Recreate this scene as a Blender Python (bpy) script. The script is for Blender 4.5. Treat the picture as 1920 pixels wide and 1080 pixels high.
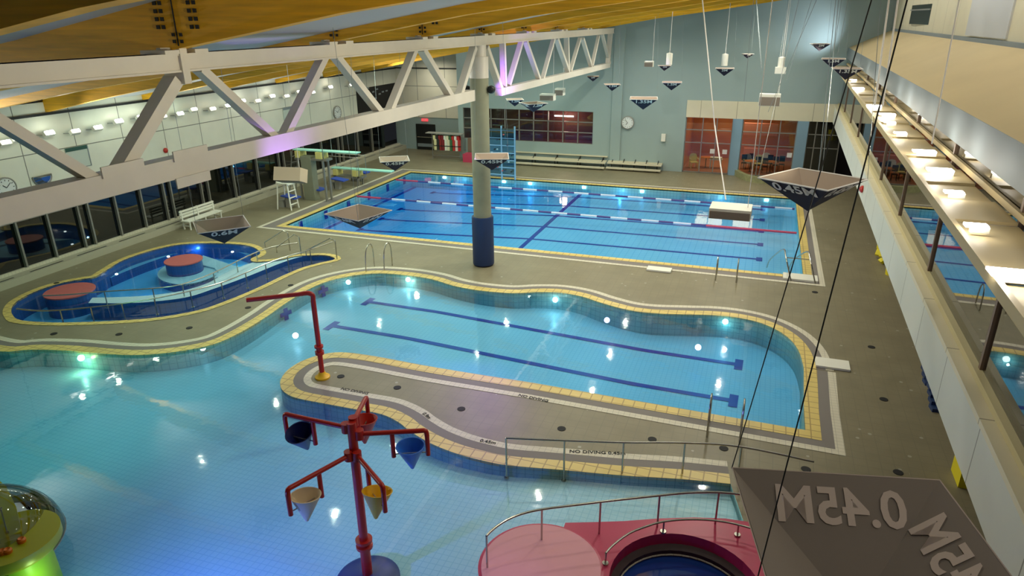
import bpy, math, random
from mathutils import Vector, Matrix
from mathutils.geometry import tessellate_polygon
random.seed(7)
PI = math.pi
for o in list(bpy.data.objects): bpy.data.objects.remove(o)
S = bpy.context.scene
COL = S.collection

# ------------------------------------------------------------------ camera
YAW, PITCH, ROLL, FPX, CH = -0.34883578, 0.37180803, -0.00951045, 1288.06, 9.85
_cy, _sy, _cp, _sp = math.cos(YAW), math.sin(YAW), math.cos(PITCH), math.sin(PITCH)
FW = Vector((_sy*_cp, _cy*_cp, -_sp)); _r = Vector((_cy, -_sy, 0)); _u = _r.cross(FW)
RT = _r*math.cos(ROLL) + _u*math.sin(ROLL); UP = -_r*math.sin(ROLL) + _u*math.cos(ROLL)
CAM = Vector((0, 0, CH))
cd = bpy.data.cameras.new('camera'); cam = bpy.data.objects.new('camera', cd); COL.objects.link(cam)
cam.matrix_world = Matrix(((RT.x, UP.x, -FW.x, 0), (RT.y, UP.y, -FW.y, 0), (RT.z, UP.z, -FW.z, CH), (0, 0, 0, 1)))
cd.sensor_width = 36; cd.lens = FPX/1920*36; cd.clip_start = .05; cd.clip_end = 300
S.camera = cam
# world: faint night ambient
wd = bpy.data.worlds.new('night'); S.world = wd; wd.use_nodes = True
wd.node_tree.nodes['Background'].inputs[0].default_value = (.55, .6, .7, 1)
wd.node_tree.nodes['Background'].inputs[1].default_value = .02
S.view_settings.view_transform = 'Standard'; S.view_settings.look = 'None'
S.view_settings.gamma = 1; S.view_settings.use_curve_mapping = False
S.view_settings.exposure = 0.0

def light(name, kind, loc, energy, col=(1, 1, 1), size=1, sizey=None, aim=None, spot=None, blend=.6):
    l = bpy.data.lights.new(name, kind); l.energy = energy; l.color = col
    if kind == 'AREA':
        l.size = size
        if sizey: l.shape = 'RECTANGLE'; l.size_y = sizey
    else: l.shadow_soft_size = size
    if kind == 'SPOT': l.spot_size = math.radians(spot); l.spot_blend = blend
    o = bpy.data.objects.new(name, l); COL.objects.link(o); o.location = loc
    if aim is not None:
        o.rotation_euler = (Vector(aim)-Vector(loc)).to_track_quat('-Z', 'Y').to_euler()
    return o
# added overhead fill spots below the roof, standing for no known fittings
for _x, _z, _e in ((-21, 7.5, 420), (-14.5, 8.6, 520), (-7.5, 9.7, 560), (-.8, 10.7, 620)):
    for _y in (8.6, 13.7, 18.7, 23.7, 28.7, 33.7, 38.7, 43.6):
        if _x < -20 and _y < 16: continue
        k_ = .06 if (_y < 15 and -20 < _x < -3) else (.34 if _y < 15 else (1.5 if _y > 27 else 1.15))
        light('overhead_fill', 'SPOT', (_x, _y, _z), _e*k_, (.86, 1, .78) if _x < -14 else (1, .95, .78), .09, aim=(_x, _y, 0), spot=165, blend=1)
light('gallery_roof_fill', 'AREA', (4.9, 24, 11.5), 420, (1, .95, .84), 1.0, 42)  # added strip out of view, brightens the sloped gallery roof
light('overhead_fill', 'SPOT', (1.6, 2.5, 10.9), 160, (1, .95, .85), .15, aim=(1.6, 4.5, 0), spot=120, blend=1)  # unseen fill added to light the inside of the nearest flag
# uplights washing the timber ceiling
for _y in (8, 14, 20, 26, 32, 38, 44):
    light('ceiling_uplight', 'SPOT', (2.9, _y, 7.7), 2300, (1, .90, .66), .2, aim=(-7.5, _y, 10.2), spot=60, blend=1)
    light('ceiling_uplight', 'SPOT', (-27.0, _y+1, 5.9), 1900, (1, .95, .80), .2, aim=(-17, _y+1, 8.6), spot=80, blend=1)
# bodiless coloured spots added for the violet, blue and green glows
light('violet_lamp', 'SPOT', (-9.6, 26.9, 6.6), 800, (.42, .16, 1), .06, aim=(-10.6, 29.0, 7.9), spot=60, blend=1)
light('violet_lamp', 'SPOT', (-9.5, 13.0, 5.9), 260, (.45, .2, 1), .06, aim=(-10.95, 13.7, 7.1), spot=75, blend=1)
light('violet_lamp', 'SPOT', (-10.0, 25.2, 7.4), 1500, (.48, .24, 1), .1, aim=(-8.8, 15.8, 0), spot=42, blend=1)
light('blue_lamp', 'SPOT', (-8.6, 5.2, 1.5), 950, (.12, .2, 1), .05, aim=(-8.4, 7.6, 0), spot=140, blend=1)
light('green_lamp', 'SPOT', (-12, 8, 9.0), 1700, (.25, 1, .62), .1, aim=(-20, 12.5, 0), spot=75, blend=1)
light('blue_lamp', 'SPOT', (2.2, 24, 7.9), 1300, (.45, .3, 1), .08, aim=(-1.5, 33, 0), spot=32, blend=1)
light('violet_lamp', 'SPOT', (-2.6, 5.6, 8.5), 420, (.6, .25, 1), .05, aim=(-3.3, 8.0, .6), spot=24, blend=1)
light('white_wall_wash', 'SPOT', (3.7, 46.3, 8.1), 420, (.78, .88, 1), .06, aim=(1.9, 48.2, 9.4), spot=95, blend=1)

# ------------------------------------------------------------------ pixel -> place (planes at real distance)
def ray(x, y): return FW*FPX + RT*(x-960) - UP*(y-540)
def at(x, y, z=0.0): d = ray(x, y); return CAM + d*((z-CH)/d.z)
def atY(x, y, Y): d = ray(x, y); return CAM + d*(Y/d.y)
def atX(x, y, X, b=0.0): d = ray(x, y); return CAM + d*(X/(d.x-b*d.y))

# ------------------------------------------------------------------ materials
def srgb(*c):
    return tuple(((v/255)/12.92 if v/255 <= .04045 else ((v/255+.055)/1.055)**2.4) for v in c) + (1,)
MC = {}
def mat(name, col, rough=.6, metal=0.0, emit=None, es=0, spec=.5, noise=0, nscale=8, alpha=None, transm=0, nmul=None):
    if name in MC: return MC[name]
    m = bpy.data.materials.new(name); m.use_nodes = True; MC[name] = m
    nt = m.node_tree; b = nt.nodes['Principled BSDF']
    b.inputs['Base Color'].default_value = col; b.inputs['Roughness'].default_value = rough
    b.inputs['Metallic'].default_value = metal; b.inputs['Specular IOR Level'].default_value = spec
    if emit: b.inputs['Emission Color'].default_value = emit; b.inputs['Emission Strength'].default_value = es
    if noise:
        g = nt.nodes.new('ShaderNodeNewGeometry'); n = nt.nodes.new('ShaderNodeTexNoise'); n.inputs['Scale'].default_value = nscale
        if nmul:
            vm = nt.nodes.new('ShaderNodeVectorMath'); vm.operation = 'MULTIPLY'; vm.inputs[1].default_value = nmul
            nt.links.new(g.outputs['Position'], vm.inputs[0]); nt.links.new(vm.outputs[0], n.inputs['Vector'])
        else: nt.links.new(g.outputs['Position'], n.inputs['Vector'])
        n.inputs['Detail'].default_value = 4
        r = nt.nodes.new('ShaderNodeMapRange'); r.inputs[1].default_value = .3; r.inputs[2].default_value = .7
        r.inputs[3].default_value = 1-noise; r.inputs[4].default_value = 1+noise*.5
        nt.links.new(n.outputs[0], r.inputs[0])
        mx = nt.nodes.new('ShaderNodeVectorMath'); mx.operation = 'SCALE'; mx.inputs[0].default_value = col[:3]
        nt.links.new(r.outputs[0], mx.inputs['Scale']); nt.links.new(mx.outputs[0], b.inputs['Base Color'])
    return m
def tiles(name, col, line, step=(.15, .15, .15), w=.1, rough=.4, noise=.1, off=(0, 0, 0), spots=None):
    """grout lines on world axes; step 0 switches an axis off"""
    if name in MC: return MC[name]
    m = mat(name, col, rough); nt = m.node_tree; b = nt.nodes['Principled BSDF']; N = nt.nodes.new; L = nt.links.new
    g = N('ShaderNodeNewGeometry'); sp = N('ShaderNodeSeparateXYZ'); L(g.outputs['Position'], sp.inputs[0])
    sn = N('ShaderNodeSeparateXYZ'); L(g.outputs['Normal'], sn.inputs[0])
    last = None
    for i in range(3):
        if not step[i]: continue
        a = N('ShaderNodeMath'); a.operation = 'ADD'; a.inputs[1].default_value = off[i]+1000; L(sp.outputs[i], a.inputs[0])
        d = N('ShaderNodeMath'); d.operation = 'DIVIDE'; d.inputs[1].default_value = step[i]; L(a.outputs[0], d.inputs[0])
        f = N('ShaderNodeMath'); f.operation = 'FRACT'; L(d.outputs[0], f.inputs[0])
        lt = N('ShaderNodeMath'); lt.operation = 'LESS_THAN'; lt.inputs[1].default_value = w*.15/step[i] if step[i] > .3 else w; L(f.outputs[0], lt.inputs[0])
        ab = N('ShaderNodeMath'); ab.operation = 'ABSOLUTE'; L(sn.outputs[i], ab.inputs[0])
        ok = N('ShaderNodeMath'); ok.operation = 'LESS_THAN'; ok.inputs[1].default_value = .75; L(ab.outputs[0], ok.inputs[0])
        mu = N('ShaderNodeMath'); mu.operation = 'MULTIPLY'; L(lt.outputs[0], mu.inputs[0]); L(ok.outputs[0], mu.inputs[1])
        if last is None: last = mu
        else:
            mm = N('ShaderNodeMath'); mm.operation = 'MAXIMUM'; L(last.outputs[0], mm.inputs[0]); L(mu.outputs[0], mm.inputs[1]); last = mm
    n = N('ShaderNodeTexNoise'); n.inputs['Scale'].default_value = 1.3; n.inputs['Detail'].default_value = 6; L(g.outputs['Position'], n.inputs['Vector'])
    r = N('ShaderNodeMapRange'); r.inputs[1].default_value = .3; r.inputs[2].default_value = .7; r.inputs[3].default_value = 1-noise; r.inputs[4].default_value = 1+noise
    L(n.outputs[0], r.inputs[0])
    sc = N('ShaderNodeVectorMath'); sc.operation = 'SCALE'; sc.inputs[0].default_value = col[:3]; L(r.outputs[0], sc.inputs['Scale'])
    mix = N('ShaderNodeMix'); mix.data_type = 'RGBA'; L(last.outputs[0], mix.inputs[0]); L(sc.outputs[0], mix.inputs[6]); mix.inputs[7].default_value = line
    out = mix.outputs[2]
    if spots:
        v = N('ShaderNodeTexVoronoi'); v.inputs['Scale'].default_value = 1.6; L(g.outputs['Position'], v.inputs['Vector'])
        l2 = N('ShaderNodeMath'); l2.operation = 'LESS_THAN'; l2.inputs[1].default_value = .075; L(v.outputs['Distance'], l2.inputs[0])
        m2 = N('ShaderNodeMix'); m2.data_type = 'RGBA'; L(l2.outputs[0], m2.inputs[0]); L(out, m2.inputs[6]); m2.inputs[7].default_value = spots
        out = m2.outputs[2]
    L(out, b.inputs['Base Color'])
    return m
def water_mat(name, absorb, density, ripple=.02, gloss=1.0):
    m = bpy.data.materials.new(name); m.use_nodes = True; nt = m.node_tree; nt.nodes.clear(); N = nt.nodes.new; L = nt.links.new
    o = N('ShaderNodeOutputMaterial'); t = N('ShaderNodeBsdfTransparent'); gl = N('ShaderNodeBsdfGlossy'); gl.inputs['Roughness'].default_value = .035
    fr = N('ShaderNodeFresnel'); fr.inputs['IOR'].default_value = 1.33
    g = N('ShaderNodeNewGeometry'); n = N('ShaderNodeTexNoise'); n.inputs['Scale'].default_value = 1.4; n.inputs['Detail'].default_value = 3
    L(g.outputs['Position'], n.inputs['Vector'])
    bp = N('ShaderNodeBump'); bp.inputs['Strength'].default_value = .25; bp.inputs['Distance'].default_value = ripple; L(n.outputs[0], bp.inputs['Height'])
    L(bp.outputs[0], gl.inputs['Normal']); L(bp.outputs[0], fr.inputs['Normal'])
    # only the upward faces mirror
    sn = N('ShaderNodeSeparateXYZ'); L(g.outputs['True Normal'], sn.inputs[0])
    gt = N('ShaderNodeMath'); gt.operation = 'GREATER_THAN'; gt.inputs[1].default_value = .5; L(sn.outputs[2], gt.inputs[0])
    mu = N('ShaderNodeMath'); mu.operation = 'MULTIPLY'; L(gt.outputs[0], mu.inputs[0]); L(fr.outputs[0], mu.inputs[1])
    m2 = N('ShaderNodeMath'); m2.operation = 'MULTIPLY'; m2.inputs[1].default_value = gloss; L(mu.outputs[0], m2.inputs[0])
    mx = N('ShaderNodeMixShader'); L(m2.outputs[0], mx.inputs[0]); L(t.outputs[0], mx.inputs[1]); L(gl.outputs[0], mx.inputs[2]); L(mx.outputs[0], o.inputs['Surface'])
    va = N('ShaderNodeVolumeAbsorption'); va.inputs['Color'].default_value = absorb; va.inputs['Density'].default_value = density
    L(va.outputs[0], o.inputs['Volume'])
    return m
def glass_mat(name, refl=.25, tint=(.9, .95, .95, 1)):
    m = bpy.data.materials.new(name); m.use_nodes = True; nt = m.node_tree; nt.nodes.clear(); N = nt.nodes.new; L = nt.links.new
    o = N('ShaderNodeOutputMaterial'); t = N('ShaderNodeBsdfTransparent'); t.inputs[0].default_value = tint
    gl = N('ShaderNodeBsdfGlossy'); gl.inputs['Roughness'].default_value = .01
    lw = N('ShaderNodeFresnel'); lw.inputs['IOR'].default_value = 1.5
    ad = N('ShaderNodeMath'); ad.operation = 'ADD'; ad.use_clamp = True; ad.inputs[1].default_value = refl; L(lw.outputs[0], ad.inputs[0])
    mx = N('ShaderNodeMixShader'); L(ad.outputs[0], mx.inputs[0]); L(t.outputs[0], mx.inputs[1]); L(gl.outputs[0], mx.inputs[2]); L(mx.outputs[0], o.inputs['Surface'])
    return m
M = dict(
 deck=tiles('deck_tile', srgb(128, 120, 96), srgb(120, 113, 91), (.3, .3, 0), .06, .45, .10, spots=srgb(160, 155, 138)),
 coping=tiles('coping_tile', srgb(214, 190, 112), srgb(165, 140, 84), (.3, .3, 0), .1, .4, .06),
 gutter=mat('gutter_grey', srgb(120, 113, 108), .6),
 stripe=tiles('stripe_tile', srgb(205, 198, 178), srgb(160, 155, 140), (.15, .15, 0), .06, .5, .05),
 pooltile=tiles('pool_tile', srgb(190, 218, 220), srgb(166, 204, 210), (.15, .15, .15), .12, .35, .03),
 poolwall=tiles('pool_wall_tile', srgb(150, 218, 222), srgb(92, 176, 190), (.2, .2, .2), .10, .3, .05),
 deepfloor=tiles('deep_tile', srgb(196, 224, 232), srgb(160, 205, 220), (.3, .3, .3), .1, .35, .03),
 bluetile=tiles('royal_blue_tile', srgb(36, 80, 146), srgb(30, 68, 126), (.15, .15, .15), .1, .3, .1),
 midblue=tiles('mid_blue_tile', srgb(110, 178, 220), srgb(90, 160, 205), (.15, .15, .15), .1, .3, .06),
 paleblue=tiles('pale_blue_tile', srgb(170, 206, 222), srgb(140, 180, 200), (.15, .15, .15), .1, .3, .05),
 lane=mat('lane_blue', srgb(14, 46, 150), .35),
 redtile=mat('brick_red_disc', srgb(176, 92, 90), .5, noise=.08),
 truss=mat('white_steel', srgb(205, 200, 190), .4, noise=.04, nscale=2),
 wood=mat('glulam', srgb(236, 176, 28), .5, noise=.22, nscale=1.0, nmul=(.8, 3, 14)),
 roof=mat('roof_deck', srgb(178, 182, 188), .7),
 panel=tiles('wall_panel', srgb(226, 226, 210), srgb(120, 120, 108), (0, 2.44, 3.0), .25, .55, .03, off=(0, .3, .15)),
 panelx=tiles('wall_panel_return', srgb(226, 222, 200), srgb(120, 120, 108), (2.44, 0, 3.0), .25, .55, .03),
 teal=mat('blue_grey_paint', srgb(150, 168, 166), .7, noise=.03, nscale=.4),
 pillar_teal=mat('blue_pillar_paint', srgb(128, 158, 176), .6),
 cream=tiles('cream_panel', srgb(214, 206, 178), srgb(150, 142, 120), (2.3, 2.3, 0), .2, .5, .03),
 fascia=tiles('fascia_panel', srgb(204, 206, 196), srgb(130, 130, 120), (0, 2.3, 0), .2, .5, .02),
 beige=mat('beige_plaster', srgb(196, 178, 136), .8, noise=.05, nscale=.6),
 bluegrey=mat('blue_grey_steel', srgb(130, 140, 144), .6, noise=.04, nscale=1),
 black=mat('black_frame', srgb(16, 18, 18), .5),
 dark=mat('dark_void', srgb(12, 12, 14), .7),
 night=mat('night_glass', srgb(6, 9, 9), .03, spec=.9),
 alu=mat('grey_aluminium', srgb(142, 140, 132), .35, .3),
 chrome=mat('brushed_steel', srgb(185, 182, 172), .25, .9),
 column=mat('olive_concrete', srgb(138, 140, 118), .7, noise=.06, nscale=3),
 navy=mat('navy_pad', srgb(26, 50, 92), .55),
 red=mat('red_paint', srgb(176, 34, 24), .3),
 yellow=mat('yellow_plastic', srgb(236, 184, 20), .4),
 ycone=mat('yellow_cone', srgb(240, 186, 16), .4), bcone=mat('blue_cone', srgb(40, 110, 214), .4), ncone=mat('navy_cone', srgb(10, 26, 92), .4),
 rcone=mat('red_cone', srgb(186, 40, 26), .4), wcone=mat('cream_cone', srgb(226, 206, 170), .5),
 magenta=mat('magenta_gelcoat', srgb(186, 40, 84), .35), pink=mat('pink_matting', srgb(226, 160, 170), .7),
 tubdark=mat('dark_maroon', srgb(50, 12, 18), .5), tubwater=mat('deep_blue_tub', srgb(24, 52, 120), .3),
 flagout=mat('flag_navy', srgb(34, 26, 50), .8), flagin=mat('flag_beige', srgb(158, 140, 124), .8), white=mat('white_print', srgb(225, 222, 218), .7),
 flagnear=mat('flag_grey_fabric', srgb(120, 110, 100), .85), flagtext=mat('flag_faded_print', srgb(184, 168, 156), .85),
 lampwhite=mat('lamp_glow', (1, 1, 1, 1), .5, emit=(1, .98, .93, 1), es=14), lampgreen=mat('lamp_glow_green', (1, 1, 1, 1), .5, emit=(.75, 1, .85, 1), es=9),
 lampdim=mat('lamp_glow_dim', (1, 1, 1, 1), .5, emit=(1, .95, .85, 1), es=2.5), uwl=mat('underwater_glow', (1, 1, 1, 1), .5, emit=(.95, 1, .92, 1), es=12),
 violetglow=mat('violet_glow', (1, 1, 1, 1), .5, emit=(.75, .6, 1, 1), es=6),
 whiteplastic=mat('white_plastic', srgb(226, 224, 212), .5), greyplastic=mat('grey_plastic', srgb(150, 148, 140), .5),
 cyanboard=mat('mint_board', srgb(160, 222, 206), .5), yg=mat('yellow_green_plastic', srgb(168, 170, 24), .35), orange=mat('orange_plastic', srgb(206, 110, 20), .4),
 limeglow=mat('lime_plastic', srgb(150, 200, 40), .4), green=mat('leaf_green', srgb(40, 84, 34), .6), yflow=mat('yellow_foam', srgb(216, 200, 20), .6),
 bench=mat('bleacher_plank', srgb(206, 198, 172), .5), chairyel=mat('pale_yellow_plastic', srgb(222, 210, 130), .5),
 holdblue=mat('clear_blue_panel', srgb(132, 178, 208), .2), redbrown=mat('red_brown_wall', srgb(110, 58, 48), .8, noise=.3, nscale=.8),
 orangewall=mat('orange_wall', srgb(190, 112, 60), .7, noise=.25, nscale=.7), terracotta=mat('terracotta_floor', srgb(170, 100, 66), .7),
 brownint=mat('brown_interior', srgb(118, 86, 66), .8, noise=.25, nscale=.8), clockface=mat('clock_face', srgb(225, 228, 225), .5),
 exitred=mat('exit_sign_red', srgb(240, 70, 80), .5, emit=srgb(255, 80, 90), es=.8), mirror=mat('mirror_dome', srgb(130, 150, 200), .08, .9),
 rope=mat('rope_white', srgb(205, 215, 235), .5), ropeblue=mat('rope_purple', srgb(70, 60, 130), .5), ropered=mat('rope_red', srgb(190, 60, 90), .5),
 planter=mat('planter_stone', srgb(140, 140, 100), .8, noise=.2, nscale=6), acrylic=glass_mat('clear_acrylic', .06), glass=glass_mat('gallery_glass', .22, (.8, .8, .78, 1)), cafeglass=glass_mat('cafe_glass', .02),
)
W_LEIS = water_mat('leisure_water', (.12, .72, 1, 1), .68, gloss=2.1)
W_COMP = water_mat('deep_water', (.02, .68, .98, 1), .66, gloss=1.5)
W_KID = water_mat('warm_pool_water', (.16, .74, .99, 1), .45)

# ------------------------------------------------------------------ mesh helpers
class MB:
    def __init__(s): s.v = []; s.f = []
    def add(s, vs, fs):
        n = len(s.v); s.v += [Vector(v) for v in vs]; s.f += [tuple(i+n for i in f) for f in fs]; return s
    def box(s, a, b):
        (x0, y0, z0), (x1, y1, z1) = a, b
        return s.add([(x0, y0, z0), (x1, y0, z0), (x1, y1, z0), (x0, y1, z0), (x0, y0, z1), (x1, y0, z1), (x1, y1, z1), (x0, y1, z1)],
                     [(3, 2, 1, 0), (4, 5, 6, 7), (0, 1, 5, 4), (1, 2, 6, 5), (2, 3, 7, 6), (3, 0, 4, 7)])
    def rbox(s, c, size, rz=0, rx=0, ry=0):
        R = Matrix.Rotation(rz, 3, 'Z') @ Matrix.Rotation(ry, 3, 'Y') @ Matrix.Rotation(rx, 3, 'X'); t = MB().box([-q/2 for q in size], [q/2 for q in size])
        return s.add([R @ v + Vector(c) for v in t.v], t.f)
    def bar(s, p, q, w, h=None, up=(0, 0, 1)):
        p, q = Vector(p), Vector(q); h = h or w; d = (q-p).normalized(); a = d.cross(Vector(up))
        if a.length < .01: a = d.cross(Vector((0, 1, 0)))
        a.normalize(); b = a.cross(d); vs = []
        for e in (p, q):
            for i, j in ((-1, -1), (1, -1), (1, 1), (-1, 1)): vs.append(e + a*i*w/2 + b*j*h/2)
        return s.add(vs, [(3, 2, 1, 0), (4, 5, 6, 7), (0, 1, 5, 4), (1, 2, 6, 5), (2, 3, 7, 6), (3, 0, 4, 7)])
    def tube(s, pts, r, n=8, r2=None):
        pts = [Vector(p) for p in pts]; vs = []; fs = []; prev = None
        for i, p in enumerate(pts):
            d = (pts[min(i+1, len(pts)-1)] - pts[max(i-1, 0)]).normalized()
            if prev is None: a = d.cross(Vector((0, 0, 1))); a = d.cross(Vector((0, 1, 0))) if a.length < .05 else a
            else: a = prev - d*prev.dot(d)
            a.normalize(); prev = a; b = d.cross(a); rr = r if r2 is None else r+(r2-r)*i/(len(pts)-1)
            for k in range(n): t = 2*PI*k/n; vs.append(p + (a*math.cos(t)+b*math.sin(t))*rr)
        for i in range(len(pts)-1):
            for k in range(n): fs.append((i*n+k, i*n+(k+1) % n, (i+1)*n+(k+1) % n, (i+1)*n+k))
        fs.append(tuple(range(n))[::-1]); fs.append(tuple((len(pts)-1)*n+k for k in range(n)))
        return s.add(vs, fs)
    def lathe(s, c, prof, n=32):
        """prof: list of (radius, z) ; closed top and bottom when radius 0"""
        vs = []; fs = []; c = Vector(c)
        for r, z in prof:
            for k in range(n): t = 2*PI*k/n; vs.append(c + Vector((math.cos(t)*r, math.sin(t)*r, z)))
        for i in range(len(prof)-1):
            for k in range(n): fs.append((i*n+k, i*n+(k+1) % n, (i+1)*n+(k+1) % n, (i+1)*n+k))
        if prof[0][0] > 0: fs.append(tuple(range(n))[::-1])
        if prof[-1][0] > 0: fs.append(tuple((len(prof)-1)*n+k for k in range(n)))
        return s.add(vs, fs)
    def prism(s, poly, z0, z1, top=True, bottom=True):
        n = len(poly); vs = [(p[0], p[1], z0) for p in poly] + [(p[0], p[1], z1) for p in poly]
        fs = [(i, (i+1) % n, (i+1) % n+n, i+n) for i in range(n)]
        tri = tessellate_polygon([[Vector((p[0], p[1], 0)) for p in poly]])
        def up(t, o): # orient
            a, b, c = [Vector((poly[i][0], poly[i][1], 0)) for i in t]
            return tuple(i+o for i in (t if (b-a).cross(c-a).z > 0 else t[::-1]))
        if top: fs += [up(t, n) for t in tri]
        if bottom: fs += [up(t, 0)[::-1] for t in tri]
        return s.add(vs, fs)
    def strip(s, A, B, closed=False):
        n = len(A); k = n if closed else n-1
        return s.add(list(A)+list(B), [(i, (i+1) % n, (i+1) % n+n, i+n) for i in range(k)])
    def grid(s, xs, ys, zf):
        nx = len(xs); vs = [(x, y, zf(x, y)) for y in ys for x in xs]
        return s.add(vs, [(j*nx+i, j*nx+i+1, (j+1)*nx+i+1, (j+1)*nx+i) for j in range(len(ys)-1) for i in range(nx-1)])
def world_off(p):
    v = Vector((0, 0, 0))
    while p is not None: v += p.location; p = p.parent
    return v
def obj(name, mb, m, parent=None, smooth=False, label=None):
    if parent is None:
        xs = [v.x for v in mb.v]; ys = [v.y for v in mb.v]; zs = [v.z for v in mb.v]
        off = Vector(((min(xs)+max(xs))/2, (min(ys)+max(ys))/2, min(zs)))
    else: off = world_off(parent)
    me = bpy.data.meshes.new(name); me.from_pydata([tuple(v-off) for v in mb.v], [], mb.f); me.update()
    me.materials.append(m if not isinstance(m, str) else M[m])
    if smooth:
        for p in me.polygons: p.use_smooth = True
        try: me.set_sharp_from_angle(angle=math.radians(40))
        except Exception: pass
    o = bpy.data.objects.new(name, me); COL.objects.link(o)
    if parent is None: o.location = off
    else: o.parent = parent
    if label: o['label'] = label
    return o
def tag(o, label, cat, group=None, kind=None):
    if label: o['label'] = label
    if cat: o['category'] = cat
    if group: o['group'] = group
    if kind: o['kind'] = kind
    return o
def thing(name, loc, label, cat, group=None):
    o = bpy.data.objects.new(name, None); COL.objects.link(o); o.location = loc; o.empty_display_size = .2
    return tag(o, label, cat, group)
def struct(name, mb, m, smooth=False): o = obj(name, mb, m, None, smooth); o['kind'] = 'structure'; return o
def copy_tree(o, parent=None):
    c = o.copy(); COL.objects.link(c)
    if parent is not None: c.parent = parent
    for ch in [k for k in bpy.data.objects if k.parent == o]: copy_tree(ch, c)
    return c
def text_mb(txt, size, origin, xdir, ydir, depth=.004, mirror=False):
    cu = bpy.data.curves.new('t', 'FONT'); cu.body = txt; cu.size = size; cu.align_x = 'CENTER'; cu.align_y = 'CENTER'; cu.extrude = depth; cu.offset = size*.02; cu.resolution_u = 3
    to = bpy.data.objects.new('t', cu); COL.objects.link(to); dg = bpy.context.evaluated_depsgraph_get(); me = bpy.data.meshes.new_from_object(to.evaluated_get(dg))
    x = Vector(xdir).normalized(); y = Vector(ydir).normalized(); z = x.cross(y); o = Vector(origin); sx = -1 if mirror else 1
    mb = MB(); mb.add([o + x*v.co.x*sx + y*v.co.y + z*v.co.z for v in me.vertices], [tuple(p.vertices) for p in me.polygons])
    bpy.data.objects.remove(to); bpy.data.curves.remove(cu); bpy.data.meshes.remove(me); return mb
ORD = ['first', 'second', 'third', 'fourth', 'fifth', 'sixth', 'seventh', 'eighth', 'ninth', 'tenth', 'eleventh', 'twelfth', 'thirteenth', 'fourteenth', 'fifteenth', 'sixteenth', 'seventeenth', 'eighteenth', 'nineteenth', 'twentieth', 'twenty-first', 'twenty-second', 'twenty-third', 'twenty-fourth']
def catmull(P, n=6, closed=False):
    P = [Vector(p) for p in P]; out = []; N = len(P)
    for i in range(N if closed else N-1):
        g = lambda k: P[k % N] if closed else P[max(0, min(N-1, k))]
        a, b, c, d = g(i-1), g(i), g(i+1), g(i+2)
        for k in range(n):
            t = k/n; out.append(.5*((2*b)+(c-a)*t+(2*a-5*b+4*c-d)*t*t+(3*b-a-3*c+d)*t**3))
    if not closed: out.append(P[-1].copy())
    return out
def offset(P, d, closed=False):
    """positive d = to the left of travel"""
    out = []; N = len(P)
    for i in range(N):
        a = P[(i-1) % N] if closed else P[max(i-1, 0)]; b = P[i]; c = P[(i+1) % N] if closed else P[min(i+1, N-1)]
        t1 = Vector((b.x-a.x, b.y-a.y, 0)); t2 = Vector((c.x-b.x, c.y-b.y, 0))
        if t1.length < 1e-6: t1 = t2
        if t2.length < 1e-6: t2 = t1
        n1 = Vector((-t1.y, t1.x, 0)).normalized(); n2 = Vector((-t2.y, t2.x, 0)).normalized(); m = (n1+n2)
        m = m.normalized() if m.length > 1e-6 else n1; k = 1/max(.5, m.dot(n1)); out.append(Vector((b.x, b.y, 0)) + m*d*k)
    return out
def z(P, h): return [Vector((p.x, p.y, h)) for p in P]

# ------------------------------------------------------------------ pool outlines (deck level)
def pts(L, zz=0): return [at(x, y, zz) for x, y in L]
CX0, CX1, CY0, CY1 = -22.87, 2.2, 28.45, 42.45
comp = [Vector((CX0, CY0, 0)), Vector((CX1, CY0+.9, 0)), Vector((CX1, CY1, 0)), Vector((CX0, CY1, 0))]
comp[1].y = 28.75
far_edge = pts([(0, 659), (60, 656), (130, 658), (200, 664), (260, 666), (330, 660), (400, 646), (450, 624), (500, 594), (540, 566), (590, 537), (640, 521), (700, 513), (760, 516), (810, 524), (850, 536), (900, 545), (960, 550), (1010, 548), (1050, 549), (1090, 556), (1130, 569), (1180, 582), (1230, 588), (1290, 590), (1350, 592), (1400, 599), (1440, 611), (1475, 631), (1497, 657), (1507, 690)])
lei_far = catmull([Vector((-30, 13.6, 0)), Vector((-24.5, 13.2, 0))] + far_edge, 4)
isl_edge = pts([(1003, 719), (820, 690), (700, 668), (640, 661), (600, 666), (565, 678), (540, 694), (527, 711), (526, 725), (535, 737), (557, 747), (613, 758), (667, 768), (715, 777), (747, 792), (765, 806), (800, 828), (847, 848), (900, 863), (953, 873), (1057, 882), (1167, 892), (1280, 899), (1370, 908)])
lei_isl = catmull(isl_edge, 4)
corner = at(1510, 807)
lei = lei_far + [Vector((corner.x, 17.8, 0)), corner] + lei_isl + [Vector((.6, 12.4, 0)), Vector((.6, 2, 0)), Vector((-30, 2, 0))]
kid_pts = pts([(40, 601), (100, 605), (167, 604), (233, 601), (283, 597), (333, 590), (383, 579), (433, 561), (483, 540), (533, 516), (567, 502), (600, 493), (628, 486), (612, 479), (580, 479), (552, 481), (520, 488), (480, 491), (470, 486), (487, 477), (484, 469), (467, 461), (433, 457), (383, 456), (333, 459), (283, 470), (233, 487), (200, 506), (178, 519), (150, 524), (110, 532), (70, 545), (36, 562), (22, 577), (24, 591)])
kid = catmull(kid_pts, 4, True)

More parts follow.
